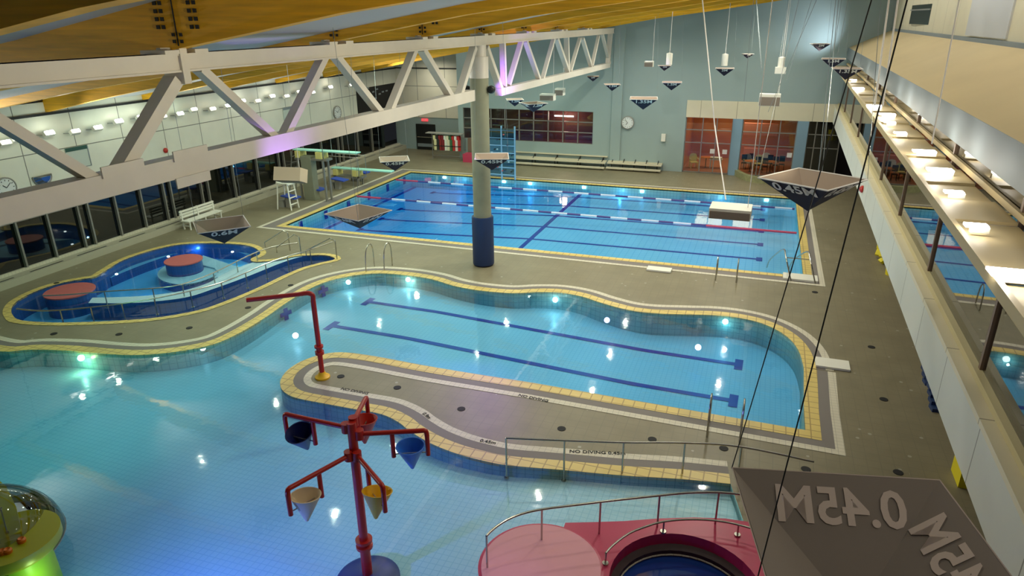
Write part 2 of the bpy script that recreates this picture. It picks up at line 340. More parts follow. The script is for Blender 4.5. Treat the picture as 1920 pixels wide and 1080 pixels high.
# ------------------------------------------------------------------ floor with the three basins cut out
outer = [Vector((-31, 1, 0)), Vector((9, 1, 0)), Vector((9, 56, 0)), Vector((-31, 56, 0))]
loops = [outer, [Vector((p.x, p.y, 0)) for p in comp], [Vector((p.x, p.y, 0)) for p in lei], [Vector((p.x, p.y, 0)) for p in kid]]
flat = [p for l in loops for p in l]
fl = MB(); tri = tessellate_polygon(loops)
fs = []
for t in tri:
    a, b, c = [flat[i] for i in t]; fs.append(tuple(t) if (b-a).cross(c-a).z > 0 else tuple(t[::-1]))
fl.add(flat, fs); struct('floor', fl, 'deck')

def bands(poly, sign, parent, closed, w=(.38, .62, .86), stripes=True, deep=True):
    A = offset(poly, 0, closed); B = offset(poly, sign*w[0], closed)
    c = MB(); c.strip(z(A, .012), z(B, .012), closed); c.strip(z(A, -.06), z(A, .012), closed); obj('coping', c, 'coping', parent)
    g = MB(); g.strip(z(B, .006), z(offset(poly, sign*w[1], closed), .006), closed); obj('gutter', g, 'gutter', parent)
    if stripes:
        s = MB(); s.strip(z(offset(poly, sign*w[1], closed), .009), z(offset(poly, sign*w[2], closed), .009), closed); obj('border_stripe', s, 'stripe', parent)

# --- competition pool
cp = thing('swimming_pool', ((CX0+CX1)/2, 35.4, 0), 'large rectangular lap pool with blue lane lines at the far side of the hall', 'pool')
def lerp(a, b, t): t = max(0, min(1, t)); return a+(b-a)*t
def comp_floor(x, y):
    if x > -10.6: return lerp(-.52, -.62, (2.2-x)/12.8)
    return lerp(-.62, -1.05, (-10.6-x)/9)
b = MB(); b.grid([CX0-.0+i*(CX1-CX0)/50 for i in range(51)], [28.3+i*(14.3)/8 for i in range(9)], comp_floor); obj('basin_floor', b, 'deepfloor', cp)
b = MB(); b.strip(z(comp, -2.4), z(comp, 0), True); obj('basin_wall', b, 'poolwall', cp)
b = MB(); b.prism([(p.x, p.y) for p in offset(comp, -.03, True)], -2.5, -.05); obj('water', b, W_COMP, cp, label='deep blue water')
cc = MB(); B1 = offset(comp, -.34, True); cc.strip(z(comp, .012), z(B1, .012), True); cc.strip(z(comp, -.06), z(comp, .012), True); obj('coping', cc, 'coping', cp)
cc = MB(); O = [Vector((-24.05, 27.6, 0)), Vector((2.98, 27.75, 0)), Vector((2.98, 43.3, 0)), Vector((-24.05, 43.3, 0))]; I = offset(O, .2, True); cc.strip(z(O, .01), z(I, .01), True); obj('border_stripe', cc, 'stripe', cp)
cc = MB(); cc.strip(z(I, .006), z(B1, .006), True); obj('gutter', cc, 'gutter', cp)
LY = [29.7, 32.05, 34.4, 36.75, 39.1, 41.4]
for y in LY:
    l = MB(); xs = [-20.7+i*(21.1/24) for i in range(25)]; hh = lambda x: comp_floor(x, y)+.012
    l.strip([(x, y-.1, hh(x)) for x in xs], [(x, y+.1, hh(x)) for x in xs]); l.add([(.35, y-.28, hh(.5)), (.62, y-.28, hh(.5)), (.62, y+.28, hh(.5)), (.35, y+.28, hh(.5))], [(0, 1, 2, 3)]); l.add([(-20.85, y-.28, hh(-20.7)), (-20.6, y-.28, hh(-20.7)), (-20.6, y+.28, hh(-20.7)), (-20.85, y+.28, hh(-20.7))], [(0, 1, 2, 3)])
    obj('lane_line', l, 'lane', cp)
    t = MB(); t.box((CX0-.01, y-.16, -.6), (CX0+.02, y+.16, -.12)); obj('wall_target', t, 'lane', cp)
l = MB(); l.box((-10.72, 28.6, -.63), (-10.5, 42.4, -.6)); obj('cross_line', l, 'lane', cp)
l = MB(); l.box((-22.75, 28.7, -1.06), (-22.5, 42.4, -1.03)); obj('cross_line', l, 'lane', cp)
# underwater lamps of the lap pool
for i, (x, y) in enumerate([(834, 346), (945, 352), (994, 343), (1095, 350), (1204, 357), (1437, 376)]):
    p = atY(x, y, CY1-.03); p.z = -.2
    t = MB(); t.rbox((p.x, CY1-.04, p.z), (.22, .05, .12)); obj('pool_lamp', t, 'uwl', cp)
for x in (-19, -14, -8, -2): light('pool_lamp_beam', 'POINT', (x, 41.9, -.35), 14, (.5, .85, 1), .04)
light('overhead_fill', 'SPOT', (-24.5, 49.0, 7.2), 330, (1, .95, .8), .1, aim=(-24.5, 49.6, 0), spot=165, blend=1)  # extra fill added to lift the shade in the far left bay

# --- leisure pool
lp = thing('leisure_pool', (-8, 18, 0), 'curving free-form shallow pool with two wide blue lane lines wrapping a deck peninsula', 'pool')
def lei_floor(x, y):
    up = lerp(-.55, -.85, (x+11)/8)
    low = lerp(-.62, -.26, (x+14)/11)
    t = lerp(0, 1, (17.4-y)/2.5) if x > -12 else lerp(0, 1, (18.4-y)/3)
    return up*(1-t)+low*t
gx = [-30+i*.5 for i in range(66)]; gy = [2+i*.5 for i in range(48)]
b = MB(); b.grid(gx, gy, lei_floor); b2 = MB(); keep = []
def inside(x, y, poly):
    c = False; n = len(poly)
    for i in range(n):
        a, q = poly[i], poly[i-1]
        if (a.y > y) != (q.y > y) and x < (q.x-a.x)*(y-a.y)/(q.y-a.y)+a.x: c = not c
    return c
def near_in(x, y, poly, r=.75): return any(inside(x+dx, y+dy, poly) for dx in (-r, 0, r) for dy in (-r, 0, r))
b.f = [f for f in b.f if near_in(sum(b.v[i].x for i in f)/4, sum(b.v[i].y for i in f)/4, lei)]
obj('basin_floor', b, 'pooltile', lp)
b = MB(); b.strip(z(lei, -1.9), z(lei, 0), True); obj('basin_wall', b, 'poolwall', lp)
woff = offset(lei, .02, True) if False else lei
b = MB(); b.prism([(p.x, p.y) for p in woff], -2.0, -.05); obj('water', b, W_LEIS, lp, label='turquoise water')
bands(lei_far, 1, lp, False, (.36, .62, .84))
rs = offset([Vector((corner.x, 19.4, 0)), Vector((corner.x, corner.y, 0)), isl_edge[0]], 0)
right = [lei_far[-1], Vector((corner.x, 17.8, 0)), corner] + lei_isl
A = offset(right, 0); B = offset(right, .37)
c = MB(); c.strip(z(A, .012), z(B, .012)); c.strip(z(A, -.06), z(A, .012)); obj('coping', c, 'coping', lp)
c = MB(); c.strip(z(B, .006), z(offset(right, .66), .006)); obj('gutter', c, 'gutter', lp)
c = MB(); c.strip(z(offset(right, .66), .009), z(offset(right, .88), .009)); obj('border_stripe', c, 'stripe', lp)
# lane lines with end bars
for a_, b_ in (((690, 566), (1385, 684)), ((622, 611), (1375, 752))):
    p, q = at(*a_, -.6), at(*b_, -.8)
    for _ in range(4): p = at(*a_, lei_floor(p.x, p.y)); q = at(*b_, lei_floor(q.x, q.y))
    n = 30; d = (q-p).normalized(); s_ = Vector((-d.y, d.x, 0))
    P = [p+(q-p)*i/n for i in range(n+1)]; P = [Vector((v.x, v.y, lei_floor(v.x, v.y)+.012)) for v in P]
    l = MB(); l.strip([v-s_*.11 for v in P], [v+s_*.11 for v in P])
    for e in (P[0], P[-1]): l.add([e-d*.13-s_*.38, e+d*.13-s_*.38, e+d*.13+s_*.38, e-d*.13+s_*.38], [(0, 1, 2, 3)])
    obj('lane_line', l, 'lane', lp)
for x, y in ((606, 545), (536, 588)):
    p = at(x, y, -.28); d = at(630, 524)-at(560, 553); a = math.atan2(d.y, d.x); l = MB(); l.rbox((p.x, p.y, -.30), (.17, .04, .46), a); l.rbox((p.x, p.y, -.28), (.5, .045, .15), a); obj('wall_cross', l, 'lane', lp)
for i, (x, y) in enumerate([(765, 524), (1041, 562), (1138, 600), (1360, 603), (152, 671), (554, 629), (653, 529), (380, 652), (1309, 651)]):
    p = at(x, y, -.28); pp = MB(); pp.lathe((0, 0, 0), [(0, 0), (.10, 0), (.10, .03), (0, .03)], 16)
    d = Vector((-p.x+0, -p.y, 4)).normalized(); Q = d.to_track_quat('Z', 'Y').to_matrix(); r = MB(); r.add([Q @ v*1.0 + p for v in pp.v], pp.f)
    obj('pool_lamp', r, 'violetglow' if i in (2, 8) else 'uwl', lp)
for (x, y, e, c_) in [(765, 533, 20, (.9, 1, .75)), (1041, 573, 18, (.85, 1, .8)), (1360, 612, 14, (.75, 1, .9)), (152, 683, 42, (.75, 1, .4)), (654, 540, 12, (1, 1, .8))]:
    light('pool_lamp_beam', 'POINT', at(x, y, -.30), e*.4, c_, .03)

# --- warm pool with ramp
kp = thing('warm_pool', (-24, 20, 0), 'small kidney-shaped dark blue pool with curved ramp beside the left windows', 'pool')
b = MB(); b.prism([(p.x, p.y) for p in kid], -.86, -.8, True, False); obj('basin_floor', b, 'midblue', kp)
b = MB(); b.strip(z(kid, -.82), z(kid, 0), True); obj('basin_wall', b, 'bluetile', kp)
b = MB(); b.prism([(p.x, p.y) for p in offset(kid, -.03, True)], -.95, -.13); obj('water', b, W_KID, kp)
K1 = offset(kid, -.26, True); b = MB(); b.strip(z(kid, .012), z(K1, .012), True); b.strip(z(kid, -.06), z(kid, .012), True); obj('coping', b, 'coping', kp)
bench = catmull(pts([(207, 521), (245, 505), (285, 490), (335, 474), (383, 468), (433, 470), (470, 480)], -.4), 5)
bo = catmull(pts([(200, 511), (240, 493), (283, 478), (333, 466), (383, 462), (433, 463), (478, 472)], -.4), 5)
b = MB(); b.strip(z(bench, -.4), z(bo, -.4)); bn_ = obj('bench', b, 'midblue', kp); b = MB(); b.strip(z(bench, -.8), z(bench, -.4)); obj('bench_riser', b, 'bluetile', bn_)
kd = catmull(pts([(313, 500), (297, 513), (301, 527), (330, 536), (365, 534), (398, 523), (412, 512), (404, 503), (378, 498), (345, 496)], -.5), 4, True)
b = MB(); b.strip(z(kd, -.84), z(kd, -.42), True); obj('step_wall', b, 'bluetile', kp)
ki = offset(kd, .12, True) ; b = MB(); b.prism([(p.x, p.y) for p in kd], -.5, -.43, True, False); obj('step', b, 'paleblue', kp)
sh = pts([(380, 478), (440, 498), (462, 502), (430, 514), (400, 521), (410, 510), (402, 502), (378, 496)], -.35)
b = MB(); b.prism([(p.x, p.y) for p in sh], -.8, -.36, True, False); obj('shallow_shelf', b, 'paleblue', kp)
rn = catmull(pts([(165, 569), (233, 570), (283, 568), (350, 560), (400, 545), (467, 521), (533, 495), (575, 484), (618, 483)], -.12), 5)
rf = catmull(pts([(173, 558), (240, 557), (300, 553), (350, 545), (392, 532), (425, 514), (475, 495), (540, 481), (604, 479)], -.12), 5)
n = len(rn); rz = lambda i: lerp(-.12, -.015, i/(n-1))
b = MB(); b.strip([Vector((p.x, p.y, rz(i))) for i, p in enumerate(rn)], [Vector((p.x, p.y, rz(i))) for i, p in enumerate(rf)]); obj('ramp', b, 'paleblue', kp)
b = MB(); b.strip(z(rn, -.82), [Vector((p.x, p.y, rz(i)+.02)) for i, p in enumerate(rn)]); b.strip(z(rf, -.82), [Vector((p.x, p.y, rz(i))) for i, p in enumerate(rf)]); obj('ramp_wall', b, 'bluetile', kp)
for (cx, cy, r, zt, nm) in ((-25.06, 17.8, .86, .06, 'large'), (-23.48, 22.1, .75, .12, 'small')):
    t = MB(); t.lathe((cx, cy, 0), [(r, -.84), (r, zt-.05)], 40); obj('seat_drum', t, 'bluetile', kp)
    t = MB(); t.lathe((cx, cy, 0), [(r+.04, zt-.05), (r+.04, zt), (0, zt)], 40); obj('seat_top', t, 'redtile', kp, label='red round top, '+nm)
for x, y in ((316, 483), (219, 516), (436, 474)):
    p = at(x, y, -.3); t = MB(); t.rbox((p.x, p.y, -.25), (.08, .08, .05)); obj('pool_lamp', t, 'uwl', kp)
light('pool_lamp_beam', 'POINT', at(366, 470, -.3), 12, (.2, .55, 1), .04); light('pool_lamp_beam', 'POINT', at(260, 540, -.3), 10, (.3, .55, 1), .04); light('pool_lamp_beam', 'POINT', at(440, 482, -.3), 10, (.6, 1, .7), .04)

# ------------------------------------------------------------------ walls
XL = -28.3
w = MB(); w.box((XL-.3, 1, 3.3), (XL, 51, 6.85)); struct('wall_left', w, 'panel')
w = MB(); w.box((XL-.3, 1, 0), (XL+.0, 51, .42)); struct('wall_left.001', w, 'stripe')
w = MB(); w.box((XL, 1, 0), (XL+.55, 51, .30)); struct('trim_1', w, 'alu').data.materials[0] = mat('stone_sill', srgb(176, 170, 150), .6)
w = MB()
for k in range(22):
    y = 3+k*2.2; w.box((XL+.32, y, .3), (XL+.40, y+1.5, .306))
struct('trim_2', w, 'black')
w = MB(); w.box((XL+.0, 1, 6.32), (XL+.06, 51, 6.42)); struct('trim_3', w, 'black')
w = MB(); w.box((XL-.02, 1, 3.0), (XL+.04, 51, 3.18)); struct('trim_4', w, 'bluegrey')
# left window wall: bays between mullions
WZ0, WZ1 = .42, 3.3
mull = [atX(x, y, XL).y for x, y in ((52, 506), (108, 485), (163, 467), (181, 460), (230, 445), (276, 428), (317, 412), (330, 409))]
mull = [2.2, 4.6, 7.0, 9.4, 11.8, 13.2, 15.6] + mull
while mull[-1] < 48: mull.append(mull[-1] + (2.05 if len(mull) % 4 else .5))
for i in range(len(mull)-1):
    wn = thing('window_%d' % (i+1), (XL, mull[i], WZ0), None, None); wn['kind'] = 'structure'
    p = MB(); p.box((XL-.12, mull[i], WZ0), (XL-.1, mull[i+1], WZ1)); obj('pane', p, 'night', wn)
    q = MB(); q.box((XL-.08, mull[i]-.04, WZ0), (XL+.06, mull[i]+.04, WZ1)); obj('mullion', q, 'alu', wn)
    q = MB(); q.box((XL-.08, mull[i]+.04, 2.33), (XL+.03, mull[i+1]-.04, 2.41)); q.box((XL-.08, mull[i], 2.95), (XL+.03, mull[i+1], 3.05)); obj('transom', q, 'alu', wn)

# far wall of the left bay (door) and return
w = MB(); w.box((XL-.3, 51, 0), (-21.6, 51.3, 2.6)); struct('wall_back', w, 'teal')
w = MB(); w.box((XL-.3, 50.96, 2.6), (-21.6, 51.3, 7.6)); struct('wall_back.001', w, 'panelx')
w = MB(); w.box((XL, 50.88, 6.35), (-21.6, 50.98, 6.43)); struct('trim_5', w, 'black')
w = MB(); w.box((-21.69, 48.52, 0), (-21.4, 51.3, 11)); struct('wall_back.002', w, 'teal')
# main far wall with openings: window band, cafe opening
YB = 48.2
wx0, wx1, wz0, wz1 = atY(905, 203, YB).x-1.6, -11.35, 1.56, 3.82
cx0, cx1, cz1 = -5.0, 4.1, 3.7
w = MB()
w.box((-21.7, YB, 0), (wx0, YB+.3, 12.6)); w.box((wx0, YB, 0), (wx1, YB+.3, wz0)); w.box((wx0, YB, wz1), (wx1, YB+.3, 12.6))
w.box((wx1, YB, 0), (cx0, YB+.3, 12.6)); w.box((cx0, YB, 4.78), (9, YB+.3, 12.6))
struct('wall_back.003', w, 'teal')
w = MB(); w.box((cx0, YB-.06, cz1), (4.2, YB+.3, 4.80)); struct('wall_back.004', w, 'cream')
w = MB(); w.box((-10.05, YB-.12, 0), (-9.35, YB, 12.6)); struct('trim_6', w, 'teal')
# night window in far wall
wn = thing('window_50', (wx0, YB, wz0), None, None); wn['kind'] = 'structure'
p = MB(); p.box((wx0, YB+.15, wz0), (wx1, YB+.17, wz1)); obj('pane', p, 'cafeglass', wn)
ncol = 9
f = MB()
for i in range(ncol+1): x = wx0+(wx1-wx0)*i/ncol; f.box((x-.035, YB+.05, wz0), (x+.035, YB+.14, wz1))
for k in (0, .345, .67, 1): zz = wz0+(wz1-wz0)*k; f.box((wx0, YB+.05, zz-.03), (wx1, YB+.14, zz+.03))
obj('window_frame', f, 'alu', wn)
w = MB(); w.box((wx0-.3, YB+3.2, .5), (wx1+.3, YB+3.3, 5)); w.box((wx0-.3, YB+.3, 1.2), (wx1+.3, YB+3.2, 1.3)); w.box((wx0-.3, YB+.3, 4.2), (wx1+.3, YB+3.2, 4.3)); w.box((wx0-.4, YB+.3, .5), (wx0-.3, YB+3.3, 5)); w.box((wx1+.3, YB+.3, .5), (wx1+.4, YB+3.3, 5)); struct('wall_room', w, 'redbrown')
t = MB(); t.box((-15.1, YB+3.1, 3.0), (-13.6, YB+3.18, 3.1)); tag(obj('tube_light', t, 'lampdim'), 'bright tube light seen through the dark red window band', 'light')
light('next_room_light', 'POINT', (-14, YB+2.2, 3.2), 75, (1, .6, .5), .3)
# cafe behind glass
w = MB(); w.box((cx0-.2, YB+6, 0), (9, YB+6.2, 4.2)); w.box((cx0-.2, YB+.3, 0), (cx0-.05, YB+6, 4.2)); struct('wall_cafe', w, 'orangewall')
w = MB(); w.box((2.6, YB+1.6, 0), (9, YB+1.8, 4.2)); struct('wall_cafe.001', w, 'dark')
w = MB(); w.box((cx0-.1, YB+.3, 4.0), (9, YB+6, 4.2)); struct('ceiling_cafe', w, mat('cafe_ceiling', srgb(150, 96, 60), .8))
w = MB(); w.box((cx0-.05, YB+.3, .0), (9, YB+6, .02)); struct('floor_cafe', w, 'terracotta')
light('cafe_light', 'AREA', (-2, YB+3, 3.9), 120, (1, .75, .45), 4, 3)
for i, (x0, x1) in enumerate(((-1.95, -1.35), (2.0, 2.65))):
    c = MB(); c.box((x0, YB-.15, 0), (x1, YB+.35, cz1)); tag(obj('square_pillar', c, 'pillar_teal'), ('blue-grey square pillar between the two cafe windows', 'blue-grey square pillar right of the cafe windows')[i], 'pillar')
for i, (x0, x1, xs) in enumerate(((cx0, -1.95, (-3.9, -3.0)), (-1.35, 2.0, (-.2, .95)), (2.65, 4.6, (3.1, 3.6)))):
    wn = thing('window_%d' % (51+i), (x0, YB, 0), None, None); wn['kind'] = 'structure'
    p = MB(); p.box((x0, YB+.1, .0), (x1, YB+.12, cz1)); obj('pane', p, 'cafeglass', wn)
    f = MB()
    for x in (x0,)+xs+(x1-.05,): f.box((x, YB+.05, 0), (x+.06, YB+.16, cz1))
    for zz in (2.85, 2.0, .02): f.box((x0, YB+.05, zz), (x1, YB+.16, zz+.05))
    obj('window_frame', f, 'alu', wn)

# right: gallery slab fascia, glass, catwalk, sloped roof, upper wall (slightly skewed to the hall)
SK = .0195
def gx_(y, a): return a+SK*y
def gal(name, m, a0, z0, a1, z1, y0=1.5, y1=49, st=False):
    q = MB(); vs = []
    for y in (y0, y1):
        for a, zz in ((a0, z0), (a1, z0), (a1, z1), (a0, z1)): vs.append((gx_(y, a), y, zz))
    q.add(vs, [(0, 1, 2, 3), (7, 6, 5, 4), (0, 4, 5, 1), (1, 5, 6, 2), (2, 6, 7, 3), (3, 7, 4, 0)])
    return q if st else struct(name, q, m)
gal('wall_right', 'fascia', 3.06, 3.7, 3.3, 4.66, y1=48.1)
gal('trim_7', 'cream', 3.02, 4.66, 3.3, 4.75, y1=48.1)
gal('trim_8', mat('cream_ledge', srgb(196, 184, 140), .5), 3.2, 4.75, 3.34, 4.86, y1=48.1)
gal('floor_gallery', 'brownint', 3.3, 4.4, 7.5, 4.6)
gal('ceiling_gallery', 'brownint', 3.45, 7.62, 7.5, 7.7)
gal('wall_gallery', 'brownint', 6.9, 4.6, 7.0, 7.62)
gal('wall_right.001', 'bluegrey', 3.3, 7.5, 3.6, 8.12)
gal('wall_right.002', 'beige', 6.1, 9.0, 6.2, 9.12)
q = MB(); q.add([(gx_(1.5, 3.32), 1.5, 8.12), (gx_(49, 3.32), 49, 8.12), (gx_(49, 5.5), 49, 9.12), (gx_(1.5, 5.5), 1.5, 9.12), (gx_(1.5, 3.32), 1.5, 8.0), (gx_(49, 3.32), 49, 8.0), (gx_(49, 5.5), 49, 9.0), (gx_(1.5, 5.5), 1.5, 9.0)], [(0, 3, 2, 1), (4, 5, 6, 7), (0, 1, 5, 4), (1, 2, 6, 5), (2, 3, 7, 6), (3, 0, 4, 7)]); struct('roof_gallery', q, 'beige')
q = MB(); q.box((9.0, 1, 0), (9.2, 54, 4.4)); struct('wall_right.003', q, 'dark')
gal('wall_right.004', 'cream', 5.5, 9.05, 5.7, 13.5, y1=48.1)
gal('trim_9', 'bluegrey', 5.4, 9.05, 5.5, 9.2, y1=48.1)
# window + pale panel in upper wall
p0 = atX(1713, 47, 5.48, SK); p1 = atX(1745, 8, 5.48, SK)
wn = thing('window_54', (p0.x, p0.y, p0.z), None, None); wn['kind'] = 'structure'
q = MB(); q.box((gx_(p0.y, 5.42), p1.y-.3, 9.5), (gx_(p0.y, 5.47), p0.y+1.0, 10.35)); obj('pane', q, 'night', wn)
q = MB(); q.box((gx_(p0.y, 5.36), p1.y-.3, 10.1), (gx_(p0.y, 5.41), p0.y+1.0, 10.16)); obj('transom', q, 'alu', wn)
ya = atX(1890, 60, 5.48, SK).y; yb = atX(1818, 60, 5.48, SK).y
q = MB(); q.box((gx_(yb, 5.36), ya, 9.25), (gx_(yb, 5.6)-.1, yb, 13)); struct('wall_right.005', q, mat('pale_grey_panel', srgb(196, 198, 200), .6))
# gallery glazing bays
gm = [1.5, 4.2, 6.9]+[at(1827, 690, 4.86).y, at(1737, 507, 4.86).y]
gm[3] = max(gm[3], 9.2)
while gm[-1] < 47: gm.append(gm[-1]+ (gm[4]-gm[3]))
for i in range(len(gm)-1):
    y0, y1 = gm[i], min(gm[i+1], 48)
    wn = thing('window_%d' % (60+i), (gx_(y0, 3.3), y0, 4.86), None, None); wn['kind'] = 'structure'
    p = gal('', None, 3.31, 4.86, 3.33, 7.5, y0, y1, True); obj('pane', p, 'glass', wn)
    p = gal('', None, 3.27, 4.86, 3.36, 7.5, y0-.045, y0+.045, True); obj('mullion', p, mat('bronze_mullion', srgb(120, 98, 80), .5), wn)
for y in (14, 24, 34, 44): light('gallery_light', 'POINT', (gx_(y, 5.2), y, 7.2), 18, (1, .8, .6), .2)

# suspended catwalk with lamps
cw = thing('light_catwalk', (3.3, 25, 7.0), 'long cream catwalk of panels carrying lamps in front of the right gallery glass', 'catwalk')
LA, LB, RA, RB = 2.34, .026, 3.26, .0200
cl = lambda y: LA+LB*y; cr = lambda y: RA+RB*y
pmat = mat('cream_catwalk', srgb(182, 164, 122), .5)
q = MB(); q.bar((cl(3), 3, 7.14), (cl(47), 47, 7.14), .07, .14); obj('edge_beam', q, pmat, cw)
q = MB(); q.bar((cr(3), 3, 7.26), (cr(47), 47, 7.26), .06, .10); obj('edge_beam', q, pmat, cw)
y = 3.2; k = 0
while y < 46.6:
    q = MB(); y2 = y+1.25; hz = 7.13 if k % 2 else 7.17
    q.add([(cl(y), y, hz), (cr(y)-.02, y, hz), (cr(y2)-.02, y2, hz), (cl(y2), y2, hz), (cl(y), y, hz-.05), (cr(y)-.02, y, hz-.05), (cr(y2)-.02, y2, hz-.05), (cl(y2), y2, hz-.05)], [(0, 1, 2, 3), (7, 6, 5, 4), (0, 4, 5, 1), (1, 5, 6, 2), (2, 6, 7, 3), (3, 7, 4, 0)])
    obj('floor_panel', q, pmat, cw); y = y2+.05; k += 1
# lamps on the catwalk
for i, (x, y, big) in enumerate([(1905, 515, 1), (1838, 425, 0), (1795, 362, 0), (1768, 320, 1), (1738, 285, 1), (1692, 250, 0), (1672, 230, 0), (1667, 215, 1), (1642, 199, 1), (1612, 166, 1), (1602, 150, 0), (1572, 128, 0)]):
    p = at(x, y, 7.25); r = .17 if big else .11
    L_ = thing('catwalk_lamp', (p.x, p.y, 7.17), ['nearest', 'second nearest', 'third nearest', 'fourth nearest', 'fifth nearest', 'sixth nearest', 'seventh nearest', 'eighth nearest', 'ninth nearest', 'tenth nearest', 'eleventh nearest', 'farthest'][i]+' lamp on the cream catwalk in front of the gallery glass'+(', very bright' if big else ', dimmer'), 'lamp', 'lamps along the catwalk')
    t = MB(); t.rbox((p.x, p.y, 7.21), (r*2.0, r*.7, .08)); hs_ = obj('housing', t, 'whiteplastic', L_)
    t = MB(); t.rbox((p.x-.05, p.y, 7.262), (r*2.4, r*1.5, .03)); obj('lens', t, 'lampwhite', hs_)
    light('catwalk_lamp_beam', 'POINT', (p.x-.1, p.y, 7.42), 13 if big else 6, (1, .93, .80), .06)

# ------------------------------------------------------------------ roof: glulam beams and deck
BP = [(-28.6, 6.42, .5), (-24.5, 7.2, .72), (-20, 7.95, .85), (-15, 8.64, .9), (-10.6, 9.41, .9), (-7, 9.99, .9), (-4, 10.35, .9), (-.66, 10.8, .9), (4, 11.5, .9), (9, 12.2, .9)]
by = [1.0, 6.0, 11.0, 16.2, 21.2, 26.2, 31.2, 36.2, 41.2, 46.0]
bl = ['closest roof beam at the top left edge of the photo', 'second roof beam, its underside crossing the top left corner', 'roof beam with the bolted splice above the first truss post', 'roof beam landing on the truss between splice post and column', 'roof beam just before the column top', 'roof beam resting right above the column', 'first roof beam beyond the column', 'second roof beam beyond the column', 'third roof beam beyond the column', 'last roof beam along the blue-grey far wall']
for k, y in enumerate(by):
    B = thing('glulam_beam', (-10.6, y, 9.4), 'long golden laminated timber '+bl[k], 'roof beam', 'glulam roof beams')
    q = MB(); vs = []
    fine = []
    for i in range(len(BP)-1):
        for j in range(4): t = j/4; fine.append([BP[i][c]*(1-t)+BP[i+1][c]*t for c in range(3)])
    fine.append(BP[-1])
    for x, zz, h in fine:
        for dy, dz in ((-.16, 0), (.16, 0), (.16, h), (-.16, h)): vs.append((x, y+dy, zz+dz-(.0035*(y-11) if dz == 0 else 0)))
    n = len(fine); fs = [(0, 1, 2, 3), tuple(range(4*n-4, 4*n))[::-1]]
    for i in range(n-1):
        for c in range(4): fs.append((i*4+c, (i+1)*4+c, (i+1)*4+(c+1) % 4, i*4+(c+1) % 4))
    q.add(vs, fs); obj('timber', q, 'wood', B)
    if y < 47:
        q = MB(); q.box((-10.62, y-.175, 9.45), (-10.6, y+.175, 10.4)); obj('splice_joint', q, 'dark', B)
        q = MB()
        for sx in (-.42, .38):
            for c in range(2):
                for r_ in range(4): q.box((-10.6+sx+c*.13-.035, y-.185, 9.75+r_*.14), (-10.6+sx+c*.13+.035, y-.16, 9.82+r_*.14))
        for sx in (-.09, .09):
            for r_ in range(2): q.box((-10.6+sx-.03, y-.185, 9.5+r_*.12), (-10.6+sx+.03, y-.16, 9.56+r_*.12))
        obj('bolt_plates', q, 'dark', B)
def roofz(x):
    for i in range(len(BP)-1):
        (xa, za, ha), (xb, zb, hb) = BP[i], BP[i+1]
        if x <= xb: t = (x-xa)/(xb-xa); return za+ha+(zb+hb-za-ha)*t
    return 12.9
# grey soffit panels closing every other bay low between the beams
for k in (2, 4, 6, 8):
    q = MB(); vs = []; ya, yb_ = by[k]+.17, by[k+1]-.17
    for x, zz, h in BP: dz = .24-.0035*(yb_-11); vs += [(x, ya, zz+dz+.02), (x, yb_, zz+dz), (x, yb_, zz+dz+.05), (x, ya, zz+dz+.07)]
    n = len(BP); fs = [(0, 1, 2, 3), (4*n-1, 4*n-2, 4*n-3, 4*n-4)]
    for i in range(n-1):
        for c in range(4): fs.append((i*4+c, (i+1)*4+c, (i+1)*4+(c+1) % 4, i*4+(c+1) % 4))
    q.add(vs, fs); struct('ceiling.%03d' % (k+1), q, 'roof')
q = MB(); vs = []
for x, zz, h in BP: vs += [(x, -1, zz+h+.0), (x, 54, zz+h+.0)]
for x, zz, h in BP: vs += [(x, -1, zz+h+.25), (x, 54, zz+h+.25)]
m_ = len(BP)*2
q.add(vs, [(2*i, 2*i+1, 2*i+3, 2*i+2) for i in range(len(BP)-1)]+[(m_+2*i, m_+2*i+2, m_+2*i+3, m_+2*i+1) for i in range(len(BP)-1)])
struct('ceiling', q, 'roof')
q = MB(); q.box((-29.5, .0, 6.9), (XL+.02, 51, 7.4)); struct('trim_10', q, 'black')

# ------------------------------------------------------------------ truss and column
TA, TB = -11.07, .017
tx = lambda y: TA+TB*y
tp = lambda x, y: atX(x, y, TA, TB)
T = thing('roof_truss', (tx(26), 26, 7), 'long white steel truss with zigzag braces carried by the olive column', 'truss')
q = MB(); q.bar((tx(3), 3, 9.14), (tx(47.9), 47.9, 9.14), .36, .34); q.bar((tx(3), 3, 8.99), (tx(47.9), 47.9, 8.99), .42, .04); q.bar((tx(3), 3, 9.29), (tx(47.9), 47.9, 9.29), .42, .04); obj('top_chord', q, 'truss', T)
q = MB(); q.bar((tx(3), 3, 7.2), (tx(24.9), 24.9, 7.2), .36, .40); obj('bottom_chord', q, 'truss', T)
q = MB(); q.bar((tx(27.7), 27.7, 7.06), (tx(47.4), 47.4, 7.0), .3, .3); obj('bottom_chord', q, 'truss', T)
mem = [((-40, 205), (190, 345), .2), ((325, 150), (218, 330), .26), ((372, 128), (518, 262), .2), ((607, 105), (532, 255), .2), ((628, 105), (713, 212), .2), ((776, 93), (728, 212), .2), ((790, 92), (845, 182), .22), ((888, 88), (860, 180), .22), ((910, 88), (938, 168), .22), ((978, 75), (953, 160), .18), ((985, 77), (1010, 148), .18), ((1038, 72), (1017, 148), .16), ((1043, 72), (1065, 135), .2), ((1087, 72), (1069, 134), .16), ((1092, 72), (1108, 125), .18), ((1122, 67), (1110, 123), .16), ((1129, 64), (1143, 119), .16), ((942, 75), (945, 163), .2), ((1062, 66), (1064, 134), .22)]
for a_, b_, w_ in mem:
    p, s_ = tp(*a_), tp(*b_); q = MB(); q.bar(p, s_, w_*.9, w_*1.15, up=(1, 0, 0)); obj('brace', q, 'truss', T)
